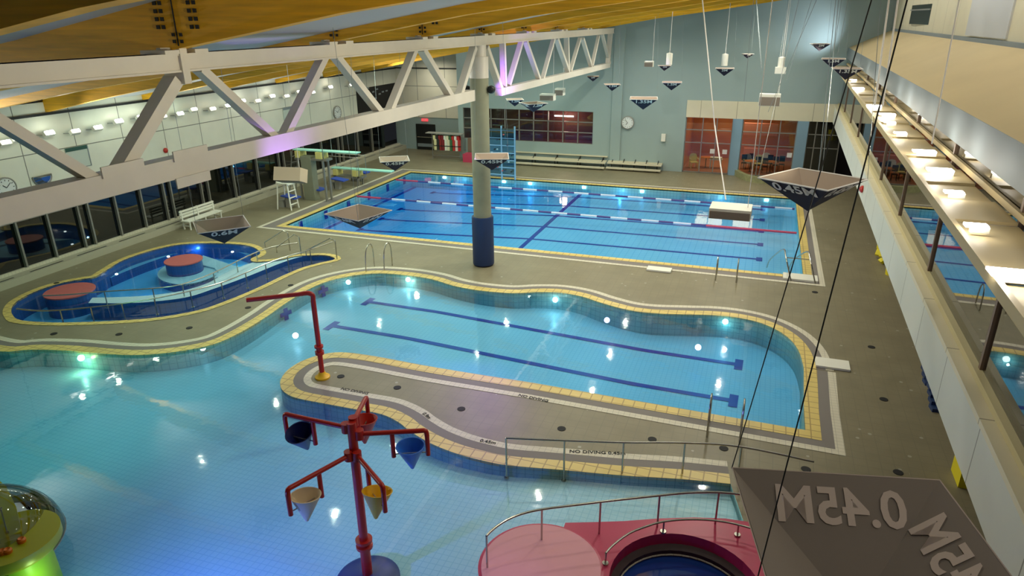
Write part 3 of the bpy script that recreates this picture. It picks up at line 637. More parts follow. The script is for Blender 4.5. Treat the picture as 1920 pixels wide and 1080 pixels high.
p = tp(1153, 62); q = MB(); q.bar((tx(47.7), 47.7, 9.2), (tx(47.2), 47.2, 6.9), .22, .28, up=(1, 0, 0)); obj('brace', q, 'truss', T)
p = tp(325, 95); q = MB(); q.box((tx(p.y)-.24, p.y-.09, 8.75), (tx(p.y)+.24, p.y+.09, 9.42)); obj('splice_post', q, 'truss', T)
for y in by[1:9]:
    q = MB(); q.box((tx(y)-.3, y-.55, 9.31), (tx(y)+.3, y-.2, 9.38)); q.box((tx(y)-.3, y+.2, 9.31), (tx(y)+.3, y+.55, 9.38)); q.box((tx(y)-.05, y-.4, 9.31), (tx(y)+.05, y+.4, 9.42)); obj('beam_seat', q, 'truss', T)
for a_ in ((217, 322), (345, 298), (348, 332)):
    p = tp(*a_); zz = 7.42 if a_[1] < 330 else 6.9
    q = MB(); q.bar((tx(p.y)+.2, p.y-.45, zz+.02), (tx(p.y)+.2, p.y+.45, zz+.02), .03, .2); obj('gusset_plate', q, 'truss', T)
C_ = thing('column', (-10.75, 26, 0), 'round olive-grey concrete column with navy padded base rising to the truss', 'column')
q = MB(); q.lathe((-10.75, 26, 0), [(.37, 0), (.37, 7.75)], 40); obj('shaft', q, 'column', C_, True)
q = MB(); q.lathe((-10.75, 26, 0), [(.38, 7.75), (.38, 8.55), (.3, 8.55), (.3, 9.0)], 40); obj('cap', q, 'truss', C_, True)
q = MB(); q.lathe((-10.75, 26, 0), [(.45, .06), (.46, .1), (.46, 2.12), (.45, 2.16)], 40); obj('pad', q, 'navy', C_, True)
q = MB(); q.lathe((-10.75, 26, 0), [(.41, 0), (.41, .06)], 40); obj('base_ring', q, 'dark', C_)
for i, (x, y) in enumerate(((876, 168), (921, 168))):
    p = atY(x, y, 26); t = thing('speaker', tuple(p), ('black round speaker on the left side of the column below its white cap', 'black round speaker on the right side of the column below its white cap')[i], 'speaker', 'speakers on the column')
    q = MB(); q.lathe((0, 0, 0), [(.04, -.16), (.13, -.12), (.16, 0), (.13, .12), (.06, .16)], 16); Q = Matrix.Rotation(PI/2, 3, 'X'); r = MB(); r.add([Q @ v+p for v in q.v], q.f); obj('horn', r, 'black', t, True)
    q = MB(); q.bar((p.x, p.y, p.z), (-10.75+(-.36 if i == 0 else .36), 26, p.z+.1), .05); obj('bracket', q, 'black', t)

# ------------------------------------------------------------------ left wall lamps and signs
fl_px = [(10, 268), (32, 261), (92, 250), (141, 247), (183, 240), (222, 228), (264, 220), (305, 219), (337, 214), (363, 206), (398, 205), (427, 199), (454, 190), (483, 190), (510, 181), (537, 181), (560, 173), (586, 174), (619, 164), (658, 160)]
for i, (x, y) in enumerate(fl_px):
    p = atX(x, y, XL+.35); br = i in (2, 5, 6, 12, 14, 18); gr = i in (4, 8, 11)
    L_ = thing('flood_lamp', (p.x, p.y, p.z), ORD[i]+' floodlight counted from the left end of the row high on the white wall', 'floodlight', 'floodlights on the left wall')
    q = MB(); q.rbox((p.x-.02, p.y, p.z-.02), (.16, .44, .18), 0, 0, -.6); obj('housing', q, 'whiteplastic', L_)
    q = MB(); q.rbox((p.x+.06, p.y, p.z+.05), (.05, .36, .14), 0, 0, -.6); obj('lens', q, 'lampwhite' if br else ('lampgreen' if gr else 'lampdim'), L_)
    q = MB(); q.bar((XL, p.y-.3, p.z-.05), (p.x-.08, p.y-.1, p.z-.05), .03); obj('bracket', q, 'greyplastic', L_)
    if br or i % 2 == 0: light('flood_lamp_beam', 'POINT', (p.x+.5, p.y, p.z+.15), 16 if br else 9, (.86, 1, .80) if i < 10 else (1, .97, .82), .12)
def clock(c, r, ax, label):
    t = thing('wall_clock', tuple(c), label, 'clock', 'wall clocks'); Q = {'x': Matrix.Rotation(PI/2, 3, 'Y'), '-y': Matrix.Rotation(PI/2, 3, 'X')}[ax]
    def put(mb): r_ = MB(); r_.add([Q @ v + Vector(c) for v in mb.v], mb.f); return r_
    q = MB(); q.lathe((0, 0, 0), [(r, -.03), (r, .06), (r*.9, .07), (r*.88, .04), (0, .04)], 32); obj('case', put(q), 'greyplastic', t)
    q = MB(); q.lathe((0, 0, 0), [(r*.87, .041), (r*.87, .048), (0, .048)], 32); fc_ = obj('face', put(q), 'clockface', t)
    q = MB()
    for k in range(12): a = k*PI/6; q.rbox((math.cos(a)*r*.7, math.sin(a)*r*.7, .052), (r*.13, r*.06, .006), a)
    obj('hour_marks', put(q), 'black', fc_)
    for a, l_, w_ in ((2.3, .62, .05), (4.0, .42, .07)): q = MB(); q.rbox((math.cos(a)*r*l_/2, math.sin(a)*r*l_/2, .058), (r*l_, r*w_, .006), a); obj('hand', put(q), 'black', fc_)
clock(atX(11, 352, XL+.05), .42, 'x', 'round white wall clock at the left edge of the photo')
clock(atX(632, 211, XL+.05), .46, 'x', 'round white clock on the left panel wall before the dark openings')
clock(atY(1177, 230, YB-.05), .44, '-y', 'round white clock on the blue-grey far wall right of the dark windows')
# mirror dome, sign boards, bell
p = atX(80, 335, XL+.05); t = thing('mirror', tuple(p), 'half-round safety mirror on the left wall beside the clock', 'mirror')
q = MB()
for i in range(9):
    pass
P1 = [(p.x, p.y+math.cos(PI+a*PI/12)*.42, p.z+.12+math.sin(PI+a*PI/12)*.42) for a in range(13)]
P2 = [(p.x+.22, p.y+math.cos(PI+a*PI/12)*.2, p.z+.10+math.sin(PI+a*PI/12)*.2) for a in range(13)]
q.strip([Vector(v) for v in P1], [Vector(v) for v in P2]); q.add(P2, [tuple(range(13))]); obj('dome', q, 'mirror', t, True)
q = MB(); q.tube(P1+[P1[0]], .03); obj('rim', q, 'alu', t)
def board(x0, y0, x1, y1, head, label, hcol):
    a_, b_ = atX(x0, y0, XL+.04), atX(x1, y1, XL+.04); t = thing('notice_board', (a_.x, a_.y, b_.z), label, 'sign board')
    q = MB(); q.box((XL+.01, a_.y, b_.z), (XL+.05, b_.y, a_.z)); obj('panel', q, mat('board_face', srgb(196, 206, 196), .6), t)
    q = MB(); q.box((XL+.05, a_.y, a_.z-.16), (XL+.06, b_.y, a_.z)); obj('header', q, hcol, t)
    q = MB(); q.box((XL+.05, b_.y-.04, b_.z), (XL+.065, b_.y, a_.z)); q.box((XL+.05, a_.y, b_.z), (XL+.065, b_.y, b_.z+.03)); obj('frame', q, 'bluegrey', t)
board(121, 279, 172, 310, 1, 'notice board with dark green header on the left wall behind the truss', mat('board_green', srgb(40, 84, 76), .6))
board(530, 202, 556, 226, 1, 'small pale notice board between two truss braces on the left wall', 'bluegrey')
def bell(p, lab, ax='x'):
    q = MB(); q.lathe((0, 0, 0), [(.13, 0), (.13, .05), (.06, .11), (0, .12)], 20); Q = Matrix.Rotation(PI/2, 3, 'Y') if ax == 'x' else Matrix.Rotation(-PI/2, 3, 'Y'); r = MB(); r.add([Q @ v+Vector(p) for v in q.v], q.f); tag(obj('alarm_bell', r, 'red', None, True), lab, 'alarm bell', 'red alarm bells')
bell(atX(310, 282, XL+.02), 'red alarm bell on the white left wall beside the big brace')
bell(Vector((gx_(27, 3.05), 27, 4.1)), 'red alarm bell on the right fascia beside the near flag tip', '-x')
# perforated grille strips by the truss foot
# dark openings high on left wall
q = MB(); a_ = atX(668, 178, XL); b_ = atX(712, 225, XL); c_ = atX(740, 160, XL)
q.box((XL-.02, a_.y, 3.4), (XL+.03, c_.y+1.4, 5.25)); o = struct('window_70', q, 'dark')
q = MB()
for (x, y) in ((690, 165), (694, 178), (700, 172), (707, 167), (712, 176), (718, 172), (725, 170), (704, 184)):
    p = atX(x, y, XL+.05); q.box((XL+.04, p.y-.16, p.z-.06), (XL+.05, p.y+.16, p.z+.05))
struct('trim_11', q, 'bluegrey')
# exit sign and door
p = atY(796, 225, 50.9); t = thing('exit_sign', tuple(p), 'small glowing red exit sign above the dark door', 'exit sign'); q = MB(); q.box((p.x-.28, 50.9, p.z-.1), (p.x+.28, 50.98, p.z+.1)); bx_ = obj('box', q, 'exitred', t)
obj('letters', text_mb('EXIT', .16, (p.x, 50.895, p.z), (1, 0, 0), (0, 0, 1)), 'white', bx_)
a_ = atY(780, 232, 50.95); b_ = atY(818, 278, 50.95)
D = thing('door_1', (a_.x, 50.95, 0), None, None); D['kind'] = 'structure'
q = MB(); q.box((a_.x, 50.9, 0), (b_.x, 50.98, a_.z)); lf_ = obj('leaf', q, 'black', D)
q = MB(); q.box((a_.x+.1, 50.86, .25), (b_.x-.1, 50.9, .5)); obj('kick_plate', q, 'bluegrey', lf_)
q = MB(); q.box((a_.x+.1, 50.84, 1.0), (b_.x-.1, 50.88, 1.06)); obj('push_bar', q, 'chrome', lf_)

# ------------------------------------------------------------------ bleachers
def bleacher(a_, b_, label):
    A, B = at(*a_), at(*b_); ym = (A.y+B.y)/2; t = thing('bleacher', ((A.x+B.x)/2, ym, 0), label, 'bleacher', 'bleachers by the far wall')
    for k in range(3):
        y = ym+k*.72; zz = .42+k*.33
        q = MB(); q.box((A.x, y, zz-.02), (B.x, y+.34, zz+.06)); obj('seat_plank', q, 'bench', t)
        q = MB(); q.box((A.x, y-.36, zz-.30), (B.x, y-.04, zz-.22)); obj('foot_plank', q, 'bench', t)
    n = 5
    for i in range(n):
        x = A.x+.3+(B.x-A.x-.6)*i/(n-1); q = MB()
        for k in range(3): y = ym+k*.72+.14; q.bar((x, y, 0), (x, y, .42+k*.33), .05)
        q.bar((x, ym, .05), (x, ym+1.7, .05), .05); q.bar((x, ym+.1, .38), (x, ym+1.6, 1.05), .05); obj('support_frame', q, 'black', t)
bleacher((950, 306), (1133, 319), 'longer aluminium three-row bleacher under the dark window band')
bleacher((1139, 316), (1238, 325), 'shorter aluminium three-row bleacher below the round far-wall clock')
# climbing wall
A, B = at(917, 334), at(968, 336)
t = thing('climbing_wall', ((A.x+B.x)/2, A.y, 0), 'translucent light blue climbing wall leaning over the far edge of the lap pool', 'climbing wall')
zt = atY(940, 236, A.y).z; q = MB(); q.rbox(((A.x+B.x)/2, A.y+.02, zt/2), (B.x-A.x-.1, .05, zt-.3), 0, .03); obj('panel', q, glass_mat('blue_panel', .08, (.45, .68, .82, 1)), t)
for i in range(3):
    x = A.x+(B.x-A.x)*i/2; q = MB(); q.tube([(x, A.y, 0), (x, A.y, zt)], .06); obj('post', q, 'holdblue', t)
for i in range(7): zz = .3+i*(zt-.6)/6; q = MB(); q.tube([(A.x, A.y, zz), (B.x, A.y, zz)], .04); obj('cross_bar', q, 'holdblue', t)
for i in range(22):
    x = A.x+.2+random.random()*(B.x-A.x-.4); zz = .4+random.random()*(zt-.8); q = MB(); q.lathe((x, A.y-.08, zz), [(.0, -.05), (.07, -.02), (.06, .03), (0, .06)], 8); obj('hold', q, ('redtile', 'navy', 'black', 'paleblue')[i % 4], t)
# life jacket rack
A, B = at(812, 297), at(868, 300)
t = thing('jacket_rack', ((A.x+B.x)/2, A.y, 0), 'pipe rack hung with life jackets near the dark exit door', 'rack')
q = MB()
for x in (A.x, B.x): q.tube([(x, A.y-.4, 0), (x, A.y+.4, 0)], .03); q.tube([(x, A.y, 0), (x, A.y, 1.9)], .03)
obj('upright', q, 'alu', t)
q = MB(); q.tube([(A.x, A.y, 1.9), (B.x, A.y, 1.9)], .03); q.tube([(A.x, A.y, .25), (B.x, A.y, .25)], .03); obj('rail', q, 'alu', t)
q = MB(); q.box((A.x-.4, A.y-.3, 1.92), (B.x+.1, A.y+.3, 1.98)); obj('shelf', q, 'greyplastic', t)
jc = ['leftmost cream', 'black and cream', 'dark red', 'second dark red', 'white and green', 'cream', 'green', 'red', 'white', 'rightmost bright red']
jm = [srgb(214, 208, 160), srgb(40, 44, 40), srgb(130, 26, 26), srgb(120, 20, 30), srgb(210, 214, 200), srgb(216, 206, 176), srgb(50, 100, 60), srgb(180, 40, 36), srgb(220, 214, 206), srgb(170, 30, 30)]
for i in range(10):
    x = A.x+.25+(B.x-A.x-.5)*i/9; j = thing('life_jacket', (x, A.y, .8), jc[i]+' life jacket hanging on the pipe rack', 'life jacket', 'life jackets on the rack')
    q = MB(); q.rbox((x, A.y-.05, 1.12), (.2, .62, .8), .6); q.rbox((x, A.y-.16, 1.62), (.17, .16, .36), .6); q.rbox((x, A.y+.14, 1.62), (.17, .16, .36), .6); vs_ = obj('vest', q, mat('jacket_%d' % i, jm[i], .7), j)
    q = MB(); q.rbox((x, A.y-.05, 1.05), (.22, .64, .06), .6); obj('belt', q, 'black', vs_)
p = at(887, 303); q = MB(); q.rbox((p.x, p.y, .3), (1.3, .8, .6)); tag(obj('storage_bin', q, 'ropered'), 'low dark red bin on the deck behind the column', 'bin')
q = MB(); q.rbox((p.x, p.y+.85, .8), (1.3, .5, 1.6)); tag(obj('equipment_locker', q, mat('locker_brown', srgb(120, 100, 84), .7)), 'brown storage locker half hidden behind the column', 'locker')

# ------------------------------------------------------------------ diving boards, starting blocks, guard chairs
def dive(a_, b_, h, label):
    d0 = ((a_[0]), a_[1]); p = at(a_[0], a_[1], h); q_ = at(b_[0], b_[1], h); y = (p.y+q_.y)/2
    t = thing('diving_board', (p.x, y, 0), label, 'diving board', 'diving boards'); x0, x1 = p.x, q_.x
    m = MB(); m.box((x0, y-.25, h), (x1, y+.25, h+.06)); obj('board', m, 'cyanboard', t)
    m = MB(); m.box((x0+.2, y-.35, h-.4), (x0+.5, y+.35, h-.02)); obj('fulcrum_block', m, 'chairyel', t)
    m = MB(); m.box((x0+1.6, y-.35, h-.4), (x0+2.0, y+.35, h-.02)); obj('fulcrum_block', m, 'chairyel', t)
    m = MB()
    for s_ in (-.45, .45):
        m.tube([(x0, y+s_, h-.35), (x0, y+s_, h+.85), (x0+2.2, y+s_, h+.85), (x0+2.2, y+s_, h-.35)], .025)
    obj('hand_rail', m, 'chrome', t)
    m = MB(); m.box((x0+.1, y-.3, h-.52), (x0+2.3, y+.3, h-.4))
    for xx in (x0+.3, x0+2.0): m.bar((xx, y-.25, 0), (xx, y-.25, h-.4), .1); m.bar((xx, y+.25, 0), (xx, y+.25, h-.4), .1)
    obj('stand', m, 'alu', t)
    if h > 2:
        m = MB(); m.tube([(x0-.6, y-.3, 0), (x0, y-.3, h)], .03); m.tube([(x0-.6, y+.3, 0), (x0, y+.3, h)], .03)
        for k in range(8): f_ = k/8; m.tube([(x0-.6+.6*f_, y-.3, h*f_), (x0-.6+.6*f_, y+.3, h*f_)], .025)
        obj('ladder', m, 'alu', t)
dive((551, 281), (674, 287), 2.9, 'high mint diving board on a tall stand by the left windows')
dive((626, 314), (735, 323), 1.0, 'low mint diving board over the left end of the lap pool')
p = at(590, 377); q = MB(); q.rbox((p.x-.35, p.y+.3, 1.3), (.7, .5, 2.6)); tag(obj('concrete_pier', q, 'column'), 'tall olive concrete pier behind the starting blocks', 'pier')
bk = [(545, 388), (593, 372), (636, 354), (677, 339)]
for i, y in enumerate((29.7+1.1, 33.2, 35.6, 37.9)):
    p = at(*bk[i]); t = thing('starting_block', (CX0-.9, p.y, 0), ('nearest', 'second nearest', 'third nearest', 'farthest')[i]+' blue-topped starting block at the left end of the lap pool', 'starting block', 'starting blocks'); x = p.x
    q = MB(); q.rbox((x+.1, p.y, .62), (.95, .62, .06), .0, 0, .12); obj('platform', q, mat('block_blue', srgb(40, 74, 170), .5), t)
    q = MB(); q.rbox((x-.05, p.y, .3), (.3, .3, .6)); obj('pedestal', q, 'greyplastic', t)
    q = MB(); q.rbox((x-.45, p.y, .2), (.3, .5, .4)); obj('step', q, 'greyplastic', t)
def guard(px, label, h=1.7):
    p = at(*px); t = thing('lifeguard_chair', (p.x, p.y, 0), label, 'lifeguard chair', 'white lifeguard chairs'); x, y = p.x, p.y
    q = MB()
    for sx in (-.4, .4):
        for sy in (-.35, .35): q.bar((x+sx*1.15, y+sy, 0), (x+sx*.8, y+sy*.8, h), .06)
    obj('leg', q, 'whiteplastic', t)
    q = MB(); q.rbox((x, y, h), (.75, .7, .06)); obj('seat', q, 'whiteplastic', t)
    q = MB(); q.rbox((x-.33, y, h+.4), (.05, .7, .7)); obj('backrest', q, 'whiteplastic', t)
    q = MB()
    for k in range(4): q.rbox((x+.38, y, .3+k*.38), (.07, .62, .05))
    obj('step', q, 'whiteplastic', t)
guard((541, 391), 'white lifeguard chair beside the nearest starting block', 1.5)
guard((546, 328), 'white lifeguard chair beside the high diving board', 1.7)
# white bench by the windows
p = at(362, 428); p2 = at(398, 410)
t = thing('park_bench', (p.x, (p.y+p2.y)/2, 0), 'white slatted bench by the left windows above the warm pool', 'bench'); x, y0, y1 = p.x-.3, p.y-.4, p2.y+.2
q = MB(); q.box((x, y0, .42), (x+.5, y1, .47)); obj('seat', q, 'whiteplastic', t)
q = MB()
for k in range(3): q.box((x-.05, y0, .58+k*.14), (x, y1, .68+k*.14))
obj('backrest', q, 'whiteplastic', t)
for yy in (y0+.1, (y0+y1)/2, y1-.1): q = MB(); q.bar((x+.05, yy, 0), (x-.03, yy, .98), .06); q.bar((x+.45, yy, 0), (x+.45, yy, .42), .06); q.bar((x, yy, .2), (x+.45, yy, .2), .05); obj('leg', q, 'whiteplastic', t)

# ------------------------------------------------------------------ lane ropes
def rope(y, x0, x1, label, redfrom=None):
    t = thing('lane_rope', ((x0+x1)/2, y, -.05), label, 'lane rope', 'floating lane ropes'); x = x0; k = 0
    while x < x1:
        w_ = .9 if k % 2 else .75; red_ = (redfrom is not None and x > redfrom) or x < x0+1.2
        m = MB(); m.tube([(x, y, -.03), (min(x+w_, x1), y, -.03)], .055, 6); obj('float', m, 'ropered' if red_ else ('rope' if k % 2 else 'ropeblue'), t, label='red float section' if red_ else ('white float section' if k % 2 else 'dark purple float section')); x += w_; k += 1
rope(35.25, CX0+.1, CX1-.1, 'nearer dashed lane rope whose right end turns red', -2.6)
rope(40.1, CX0+.1, CX1-.1, 'farther dashed lane rope close to the far side of the lap pool')

# ------------------------------------------------------------------ ladders and rails
def loop_ladder(pa, pb, inward, label, h=.9):
    A, B = at(*pa), at(*pb); t = thing('pool_ladder', tuple((A+B)/2), label, 'pool ladder', 'steel pool ladders'); i_ = Vector(inward).normalized()
    for P in (A, B):
        q = MB(); P = P.copy(); P.z = 0
        c = [P-i_*.45, P-i_*.42+Vector((0, 0, h*.75)), P-i_*.2+Vector((0, 0, h)), P+i_*.12+Vector((0, 0, h*.8)), P+i_*.25, P+i_*.25+Vector((0, 0, -.7))]
        q.tube(catmull(c, 4), .024); obj('grab_rail', q, 'chrome', t, True)
    for k in range(3): q = MB(); zz = -.12-k*.25; q.bar(Vector((A.x, A.y, zz))+i_*.25, Vector((B.x, B.y, zz))+i_*.25, .08, .03); obj('tread', q, 'chrome', t)
loop_ladder((1343, 519), (1381, 523), (0, 1, 0), 'steel ladder at the near edge of the lap pool')
loop_ladder((1328, 802), (1388, 812), (0, 1, 0), 'steel ladder on the peninsula edge near its square corner', 1.05)
loop_ladder((692, 506), (726, 504), (0, -1, 0), 'steel ladder where the leisure pool edge curves left of the column', 1.1)
# pool lift / stairs
p = at(1490, 520); t = thing('pool_steps', (p.x, p.y, 0), 'removable steps with rails at the near right corner of the lap pool', 'pool steps')
q = MB()
for sx in (-.45, .45): q.tube(catmull([(p.x+sx+.3, p.y-.5, 0), (p.x+sx, p.y-.3, .9), (p.x+sx-.1, p.y+.6, .95), (p.x+sx-.5, p.y+1.8, .1), (p.x+sx-.6, p.y+2.1, -.4)], 5), .028)
q.tube([(p.x-.45, p.y-.3, .9), (p.x+.45, p.y-.3, .9)], .02); obj('rail', q, 'chrome', t)
q = MB(); q.rbox((p.x+.2, p.y-.1, .05), (1.3, .7, .08)); obj('base_plate', q, 'whiteplastic', t)
def white_pad(px, sx, sy, lab):
    p = at(*px); q = MB(); q.rbox((p.x, p.y, .05), (sx, sy, .06)); q.rbox((p.x, p.y, .015), (sx*.96, sy*.96, .02)); tag(obj('deck_cover', q, 'whiteplastic'), lab, 'deck cover', 'pale deck covers')
white_pad((1236, 507), 1.0, .5, 'pale rectangular deck cover on the near edge of the lap pool')
white_pad((1560, 685), .95, .62, 'pale rectangular deck cover at the right end of the leisure pool')
def rail(name, P, posts, h, label, cat='railing', r=.026, foot=0, m='chrome', lower=None):
    t = thing(name, tuple(P[len(P)//2]), label, cat)
    q = MB(); q.tube([Vector((p.x, p.y, p.z+h)) for p in P], r); obj('top_rail', q, m, t, True)
    if lower: q = MB(); q.tube([Vector((p.x, p.y, p.z+lower)) for p in P], r*.8); obj('lower_rail', q, m, t, True)
    for v in posts: q = MB(); q.tube([(v.x, v.y, v.z+foot), (v.x, v.y, v.z+h)], r*.9); q.lathe((v.x, v.y, v.z+foot), [(.06, 0), (.06, .03)], 12); obj('post', q, m, t)
# shallow-side rail along the peninsula
RP = [at(x, y, -.3) for x, y in ((950, 898), (1057, 903), (1165, 907), (1277, 908), (1380, 916), (1512, 946))]
for p in RP: p.z = -.28
rail('pool_rail', catmull(RP, 5), RP[:-1], 1.12, 'long steel handrail standing in shallow water along the peninsula edge', foot=0)
# ramp rails in warm pool
i4 = rn[::5]
rail('ramp_rail', [Vector((p.x, p.y, .0)) for p in catmull(pts([(37, 599), (80, 603), (140, 600), (230, 590), (300, 578), (360, 565), (418, 549), (463, 530), (500, 513), (541, 498), (583, 485), (625, 470)]), 3)], [at(x, y) for x, y in ((118, 602), (175, 597), (233, 590), (293, 579), (360, 565), (418, 549), (463, 530), (500, 513), (541, 498), (583, 485))], .42, 'outer steel handrail of the warm pool ramp facing the camera', foot=-.25)
rail('ramp_rail', [Vector((p.x, p.y, .0)) for p in catmull(pts([(85, 574), (130, 572), (200, 566), (290, 560), (345, 552), (403, 530), (446, 508), (483, 490), (520, 478), (560, 472)]), 3)], [at(x, y) for x, y in ((200, 566), (290, 560), (345, 552), (403, 530), (446, 508), (483, 490))], .42, 'inner steel handrail of the warm pool ramp next to the red seats', foot=-.25)
for (a_, b_, lab) in (((498, 468), (544, 470), 'tall steel stair rail at the right tip of the warm pool'), ((520, 478), (565, 478), 'second tall steel stair rail nearer the camera at the warm pool tip'), ((575, 484), (632, 486), 'low rectangular steel rail closing the ramp entrance')):
    A, B = at(*a_), at(*b_); t = thing('stair_rail', tuple((A+B)/2), lab, 'handrail', 'steel stair rails'); h = .95
    q = MB(); q.tube([A+Vector((0, 0, .1)), A+Vector((0, 0, .35)), B+Vector((-.25, 0, h)), B+Vector((0, 0, h-.1)), B], .025); obj('top_rail', q, 'chrome', t); q = MB(); q.tube([B+Vector((0, 0, 0)), B+Vector((0, 0, h-.1))], .025); obj('post', q, 'chrome', t)

# ------------------------------------------------------------------ red shower pole
b0 = at(605, 708); t = thing('shower_pole', (b0.x, b0.y, 0), 'red spray pole with long side arm and yellow foot at the rounded peninsula tip', 'water spray pole')
zt = 2.72; e = at(462, 563, zt); x, y = b0.x, b0.y
q = MB(); q.tube([(x, y, .05), (x, y, zt-.25)], .075, 12); obj('pole', q, 'red', t, True)
d = (Vector((e.x, e.y, zt))-Vector((x, y, zt))).normalized()
q = MB(); q.tube(catmull([Vector((x, y, zt-.25)), Vector((x, y, zt-.08)), Vector((x, y, zt))+d*.12, Vector((x, y, zt))+d*.3], 4), .07, 12); obj('elbow', q, 'red', t, True)
q = MB(); q.tube([Vector((x, y, zt))+d*.3, Vector((e.x, e.y, zt))], .065, 12); obj('arm', q, 'red', t, True)
q = MB(); q.lathe((x, y, 0), [(.13, .78), (.13, .88), (.09, .88), (.09, 1.0), (.13, 1.0), (.13, 1.06)], 16); obj('collar', q, 'red', t, True)
q = MB(); q.lathe((x, y, 0), [(.22, 0), (.22, .05), (.12, .12), (.09, .2), (0, .2)], 20); obj('foot', q, 'yellow', t, True)

# ------------------------------------------------------------------ bucket tree
bx, by_ = -6.27, 8.85
T = thing('bucket_tree', (bx, by_, -.4), 'tall red splash pole whose arms carry tipping cone buckets over the shallow pool', 'splash toy')
q = MB(); q.tube([(bx, by_, -.35), (bx, by_, .6)], .1, 16); q.tube([(bx, by_, .6), (bx, by_, 3.25)], .085, 16); obj('pole', q, 'red', T, True)
q = MB(); q.lathe((bx, by_, 0), [(.16, .48), (.16, .54), (.11, .56), (.11, .6), (.16, .62), (.16, .68)], 20); obj('collar', q, 'red', T, True)
q = MB(); q.lathe((bx, by_, -.35), [(.62, 0), (.62, .06), (.5, .14), (.12, .2), (0, .2)], 36); obj('base_disc', q, mat('base_navy', srgb(14, 32, 110), .4), T, True)
arms = [('navy', 'ncone', 3.12, (533, 776), .5), ('red', 'rcone', 3.2, (687, 744), .62), ('bright blue', 'bcone', 3.0, (800, 807), .6), ('cream', 'wcone', 2.62, (538, 918), .6), ('yellow', 'ycone', 2.62, (718, 912), .6)]
for nm, cm, zz, px, fr in arms:
    e = at(px[0], px[1], zz); c0 = Vector((bx, by_, zz)); e.z = zz; d = (e-c0); L_ = d.length; d.normalize(); s_ = Vector((-d.y, d.x, 0))
    q = MB(); q.tube([c0, c0+d*(L_-.12)], .045, 10); q.tube(catmull([c0+d*(L_-.12), c0+d*(L_-.02)+Vector((0, 0, -.01)), c0+d*L_+Vector((0, 0, -.12))], 3), .045, 10); q.tube([c0+d*L_+Vector((0, 0, -.1)), c0+d*L_+Vector((0, 0, -.52))], .042, 10)
    wd_ = .62; i0 = L_-wd_; q.tube([c0+d*i0, c0+d*i0+Vector((0, 0, -.52))], .042, 10); obj('arm', q, 'red', T, True)
    q = MB(); q.lathe((c0+d*.12), [(.0, -.09), (.085, -.09), (.085, .09), (0, .09)], 14); obj('hub', q, 'red', T, True)
    cc_ = c0+d*(L_-wd_/2)
    K = thing('cone_bucket', tuple(cc_+Vector((0, 0, -.75))), nm+' cone-shaped tipping bucket hanging between two prongs of the red pole', 'bucket', 'cone buckets on the red pole')
    top = -.3; R0 = .265
    pr_ = [(0.0, top-.52), (.03, top-.5), (R0, top), (R0-.02, top+.0), (.02, top-.46), (0, top-.46)]
    q = MB(); q.lathe((0, 0, 0), pr_, 32)
    tilt = Matrix.Rotation({'navy': .35, 'red': .1, 'bright blue': 0.05, 'cream': -.12, 'yellow': -.25}[nm], 3, s_ if nm == 'red' else Vector((1, 0, 0)))
    r = MB(); r.add([tilt @ (v-Vector((0, 0, top-.1)))+Vector((0, 0, top-.1))+cc_ for v in q.v], q.f); obj('cone', r, cm, K, True)
    q = MB(); q.tube([c0+d*L_+Vector((0, 0, -.46)), c0+d*i0+Vector((0, 0, -.46))], .012, 6); obj('axle', q, 'chrome', K)

# ------------------------------------------------------------------ pink platform and hot tub
pc = at(1014, 1062, .62); R_ = (at(1129, 1050, .62)-at(900, 1050, .62)).length/2
t = thing('hot_tub_platform', (pc.x, pc.y, -.3), 'magenta raised platform with round pink mat top and sunken dark hot tub', 'hot tub')
q = MB(); q.lathe((pc.x, pc.y, 0), [(R_, -.5), (R_, .55), (R_+.02, .62), (R_, .62), (R_-.03, .63)], 56); obj('round_body', q, 'magenta', t, True)
q = MB(); q.lathe((pc.x, pc.y, 0), [(R_-.04, .60), (R_-.04, .645), (0, .645)], 56); obj('mat_top', q, 'pink', t)
# magenta apron polygon and ring round the tub
tc = at(1290, 1135, .1); 
far_ = [at(x, y, .60) for x, y in ((1060, 980), (1110, 979), (1170, 977), (1235, 972), (1300, 970), (1360, 972), (1400, 978), (1480, 990))]
tub = Vector((1.0*tc.x, tc.y, 0)); TR = 1.55
tub = at(1288, 1160, .60); tub.z = 0
_P, _L = at(1290, 1003, .6), at(1142, 1080, .6); _dx, _dy = _L.x-(_P.x+.1), _P.y-_L.y; TR = (_dx*_dx+_dy*_dy)/(2*_dy)
tub = Vector((_P.x+.1, _P.y-TR, 0))
poly = [(p.x, p.y) for p in far_]+[(tub.x+TR+1.0, tub.y+.4), (tub.x+TR+.8, tub.y-TR-.4), (tub.x-TR*.6, tub.y-TR-.4), (pc.x+.2, min(pc.y-1.0, tub.y-.4))]
q = MB(); outer_ = [Vector((a, b, 0)) for a, b in poly][::-1]; TRX = (at(1450, 1060, .6)-at(1150, 1060, .6)).length/2
hole = [Vector((tub.x+math.cos(k*PI/20)*TR, tub.y+math.sin(k*PI/20)*TR, 0)) for k in range(40)]
tri = tessellate_polygon([outer_, hole]); fv = outer_+hole; fs = []
for f in tri:
    a, b, c = [fv[i] for i in f]; fs.append(tuple(f) if (b-a).cross(c-a).z > 0 else tuple(f[::-1]))
q.add(z(fv, .60), fs); q.strip(z(outer_, -.5), z(outer_, .60), True); obj('apron', q, 'magenta', t)
q = MB(); q.strip(z(hole, .36), z(hole, .60), True); obj('tub_rim_wall', q, 'magenta', t)
h2 = [Vector((tub.x+math.cos(k*PI/20)*(TR-.12), tub.y+math.sin(k*PI/20)*(TR-.12), 0)) for k in range(40)]
q = MB(); q.strip(z(hole, .36), z(h2, .30), True); q.strip(z(h2, .30), z(h2, -.12), True); obj('tub_wall', q, 'tubdark', t)
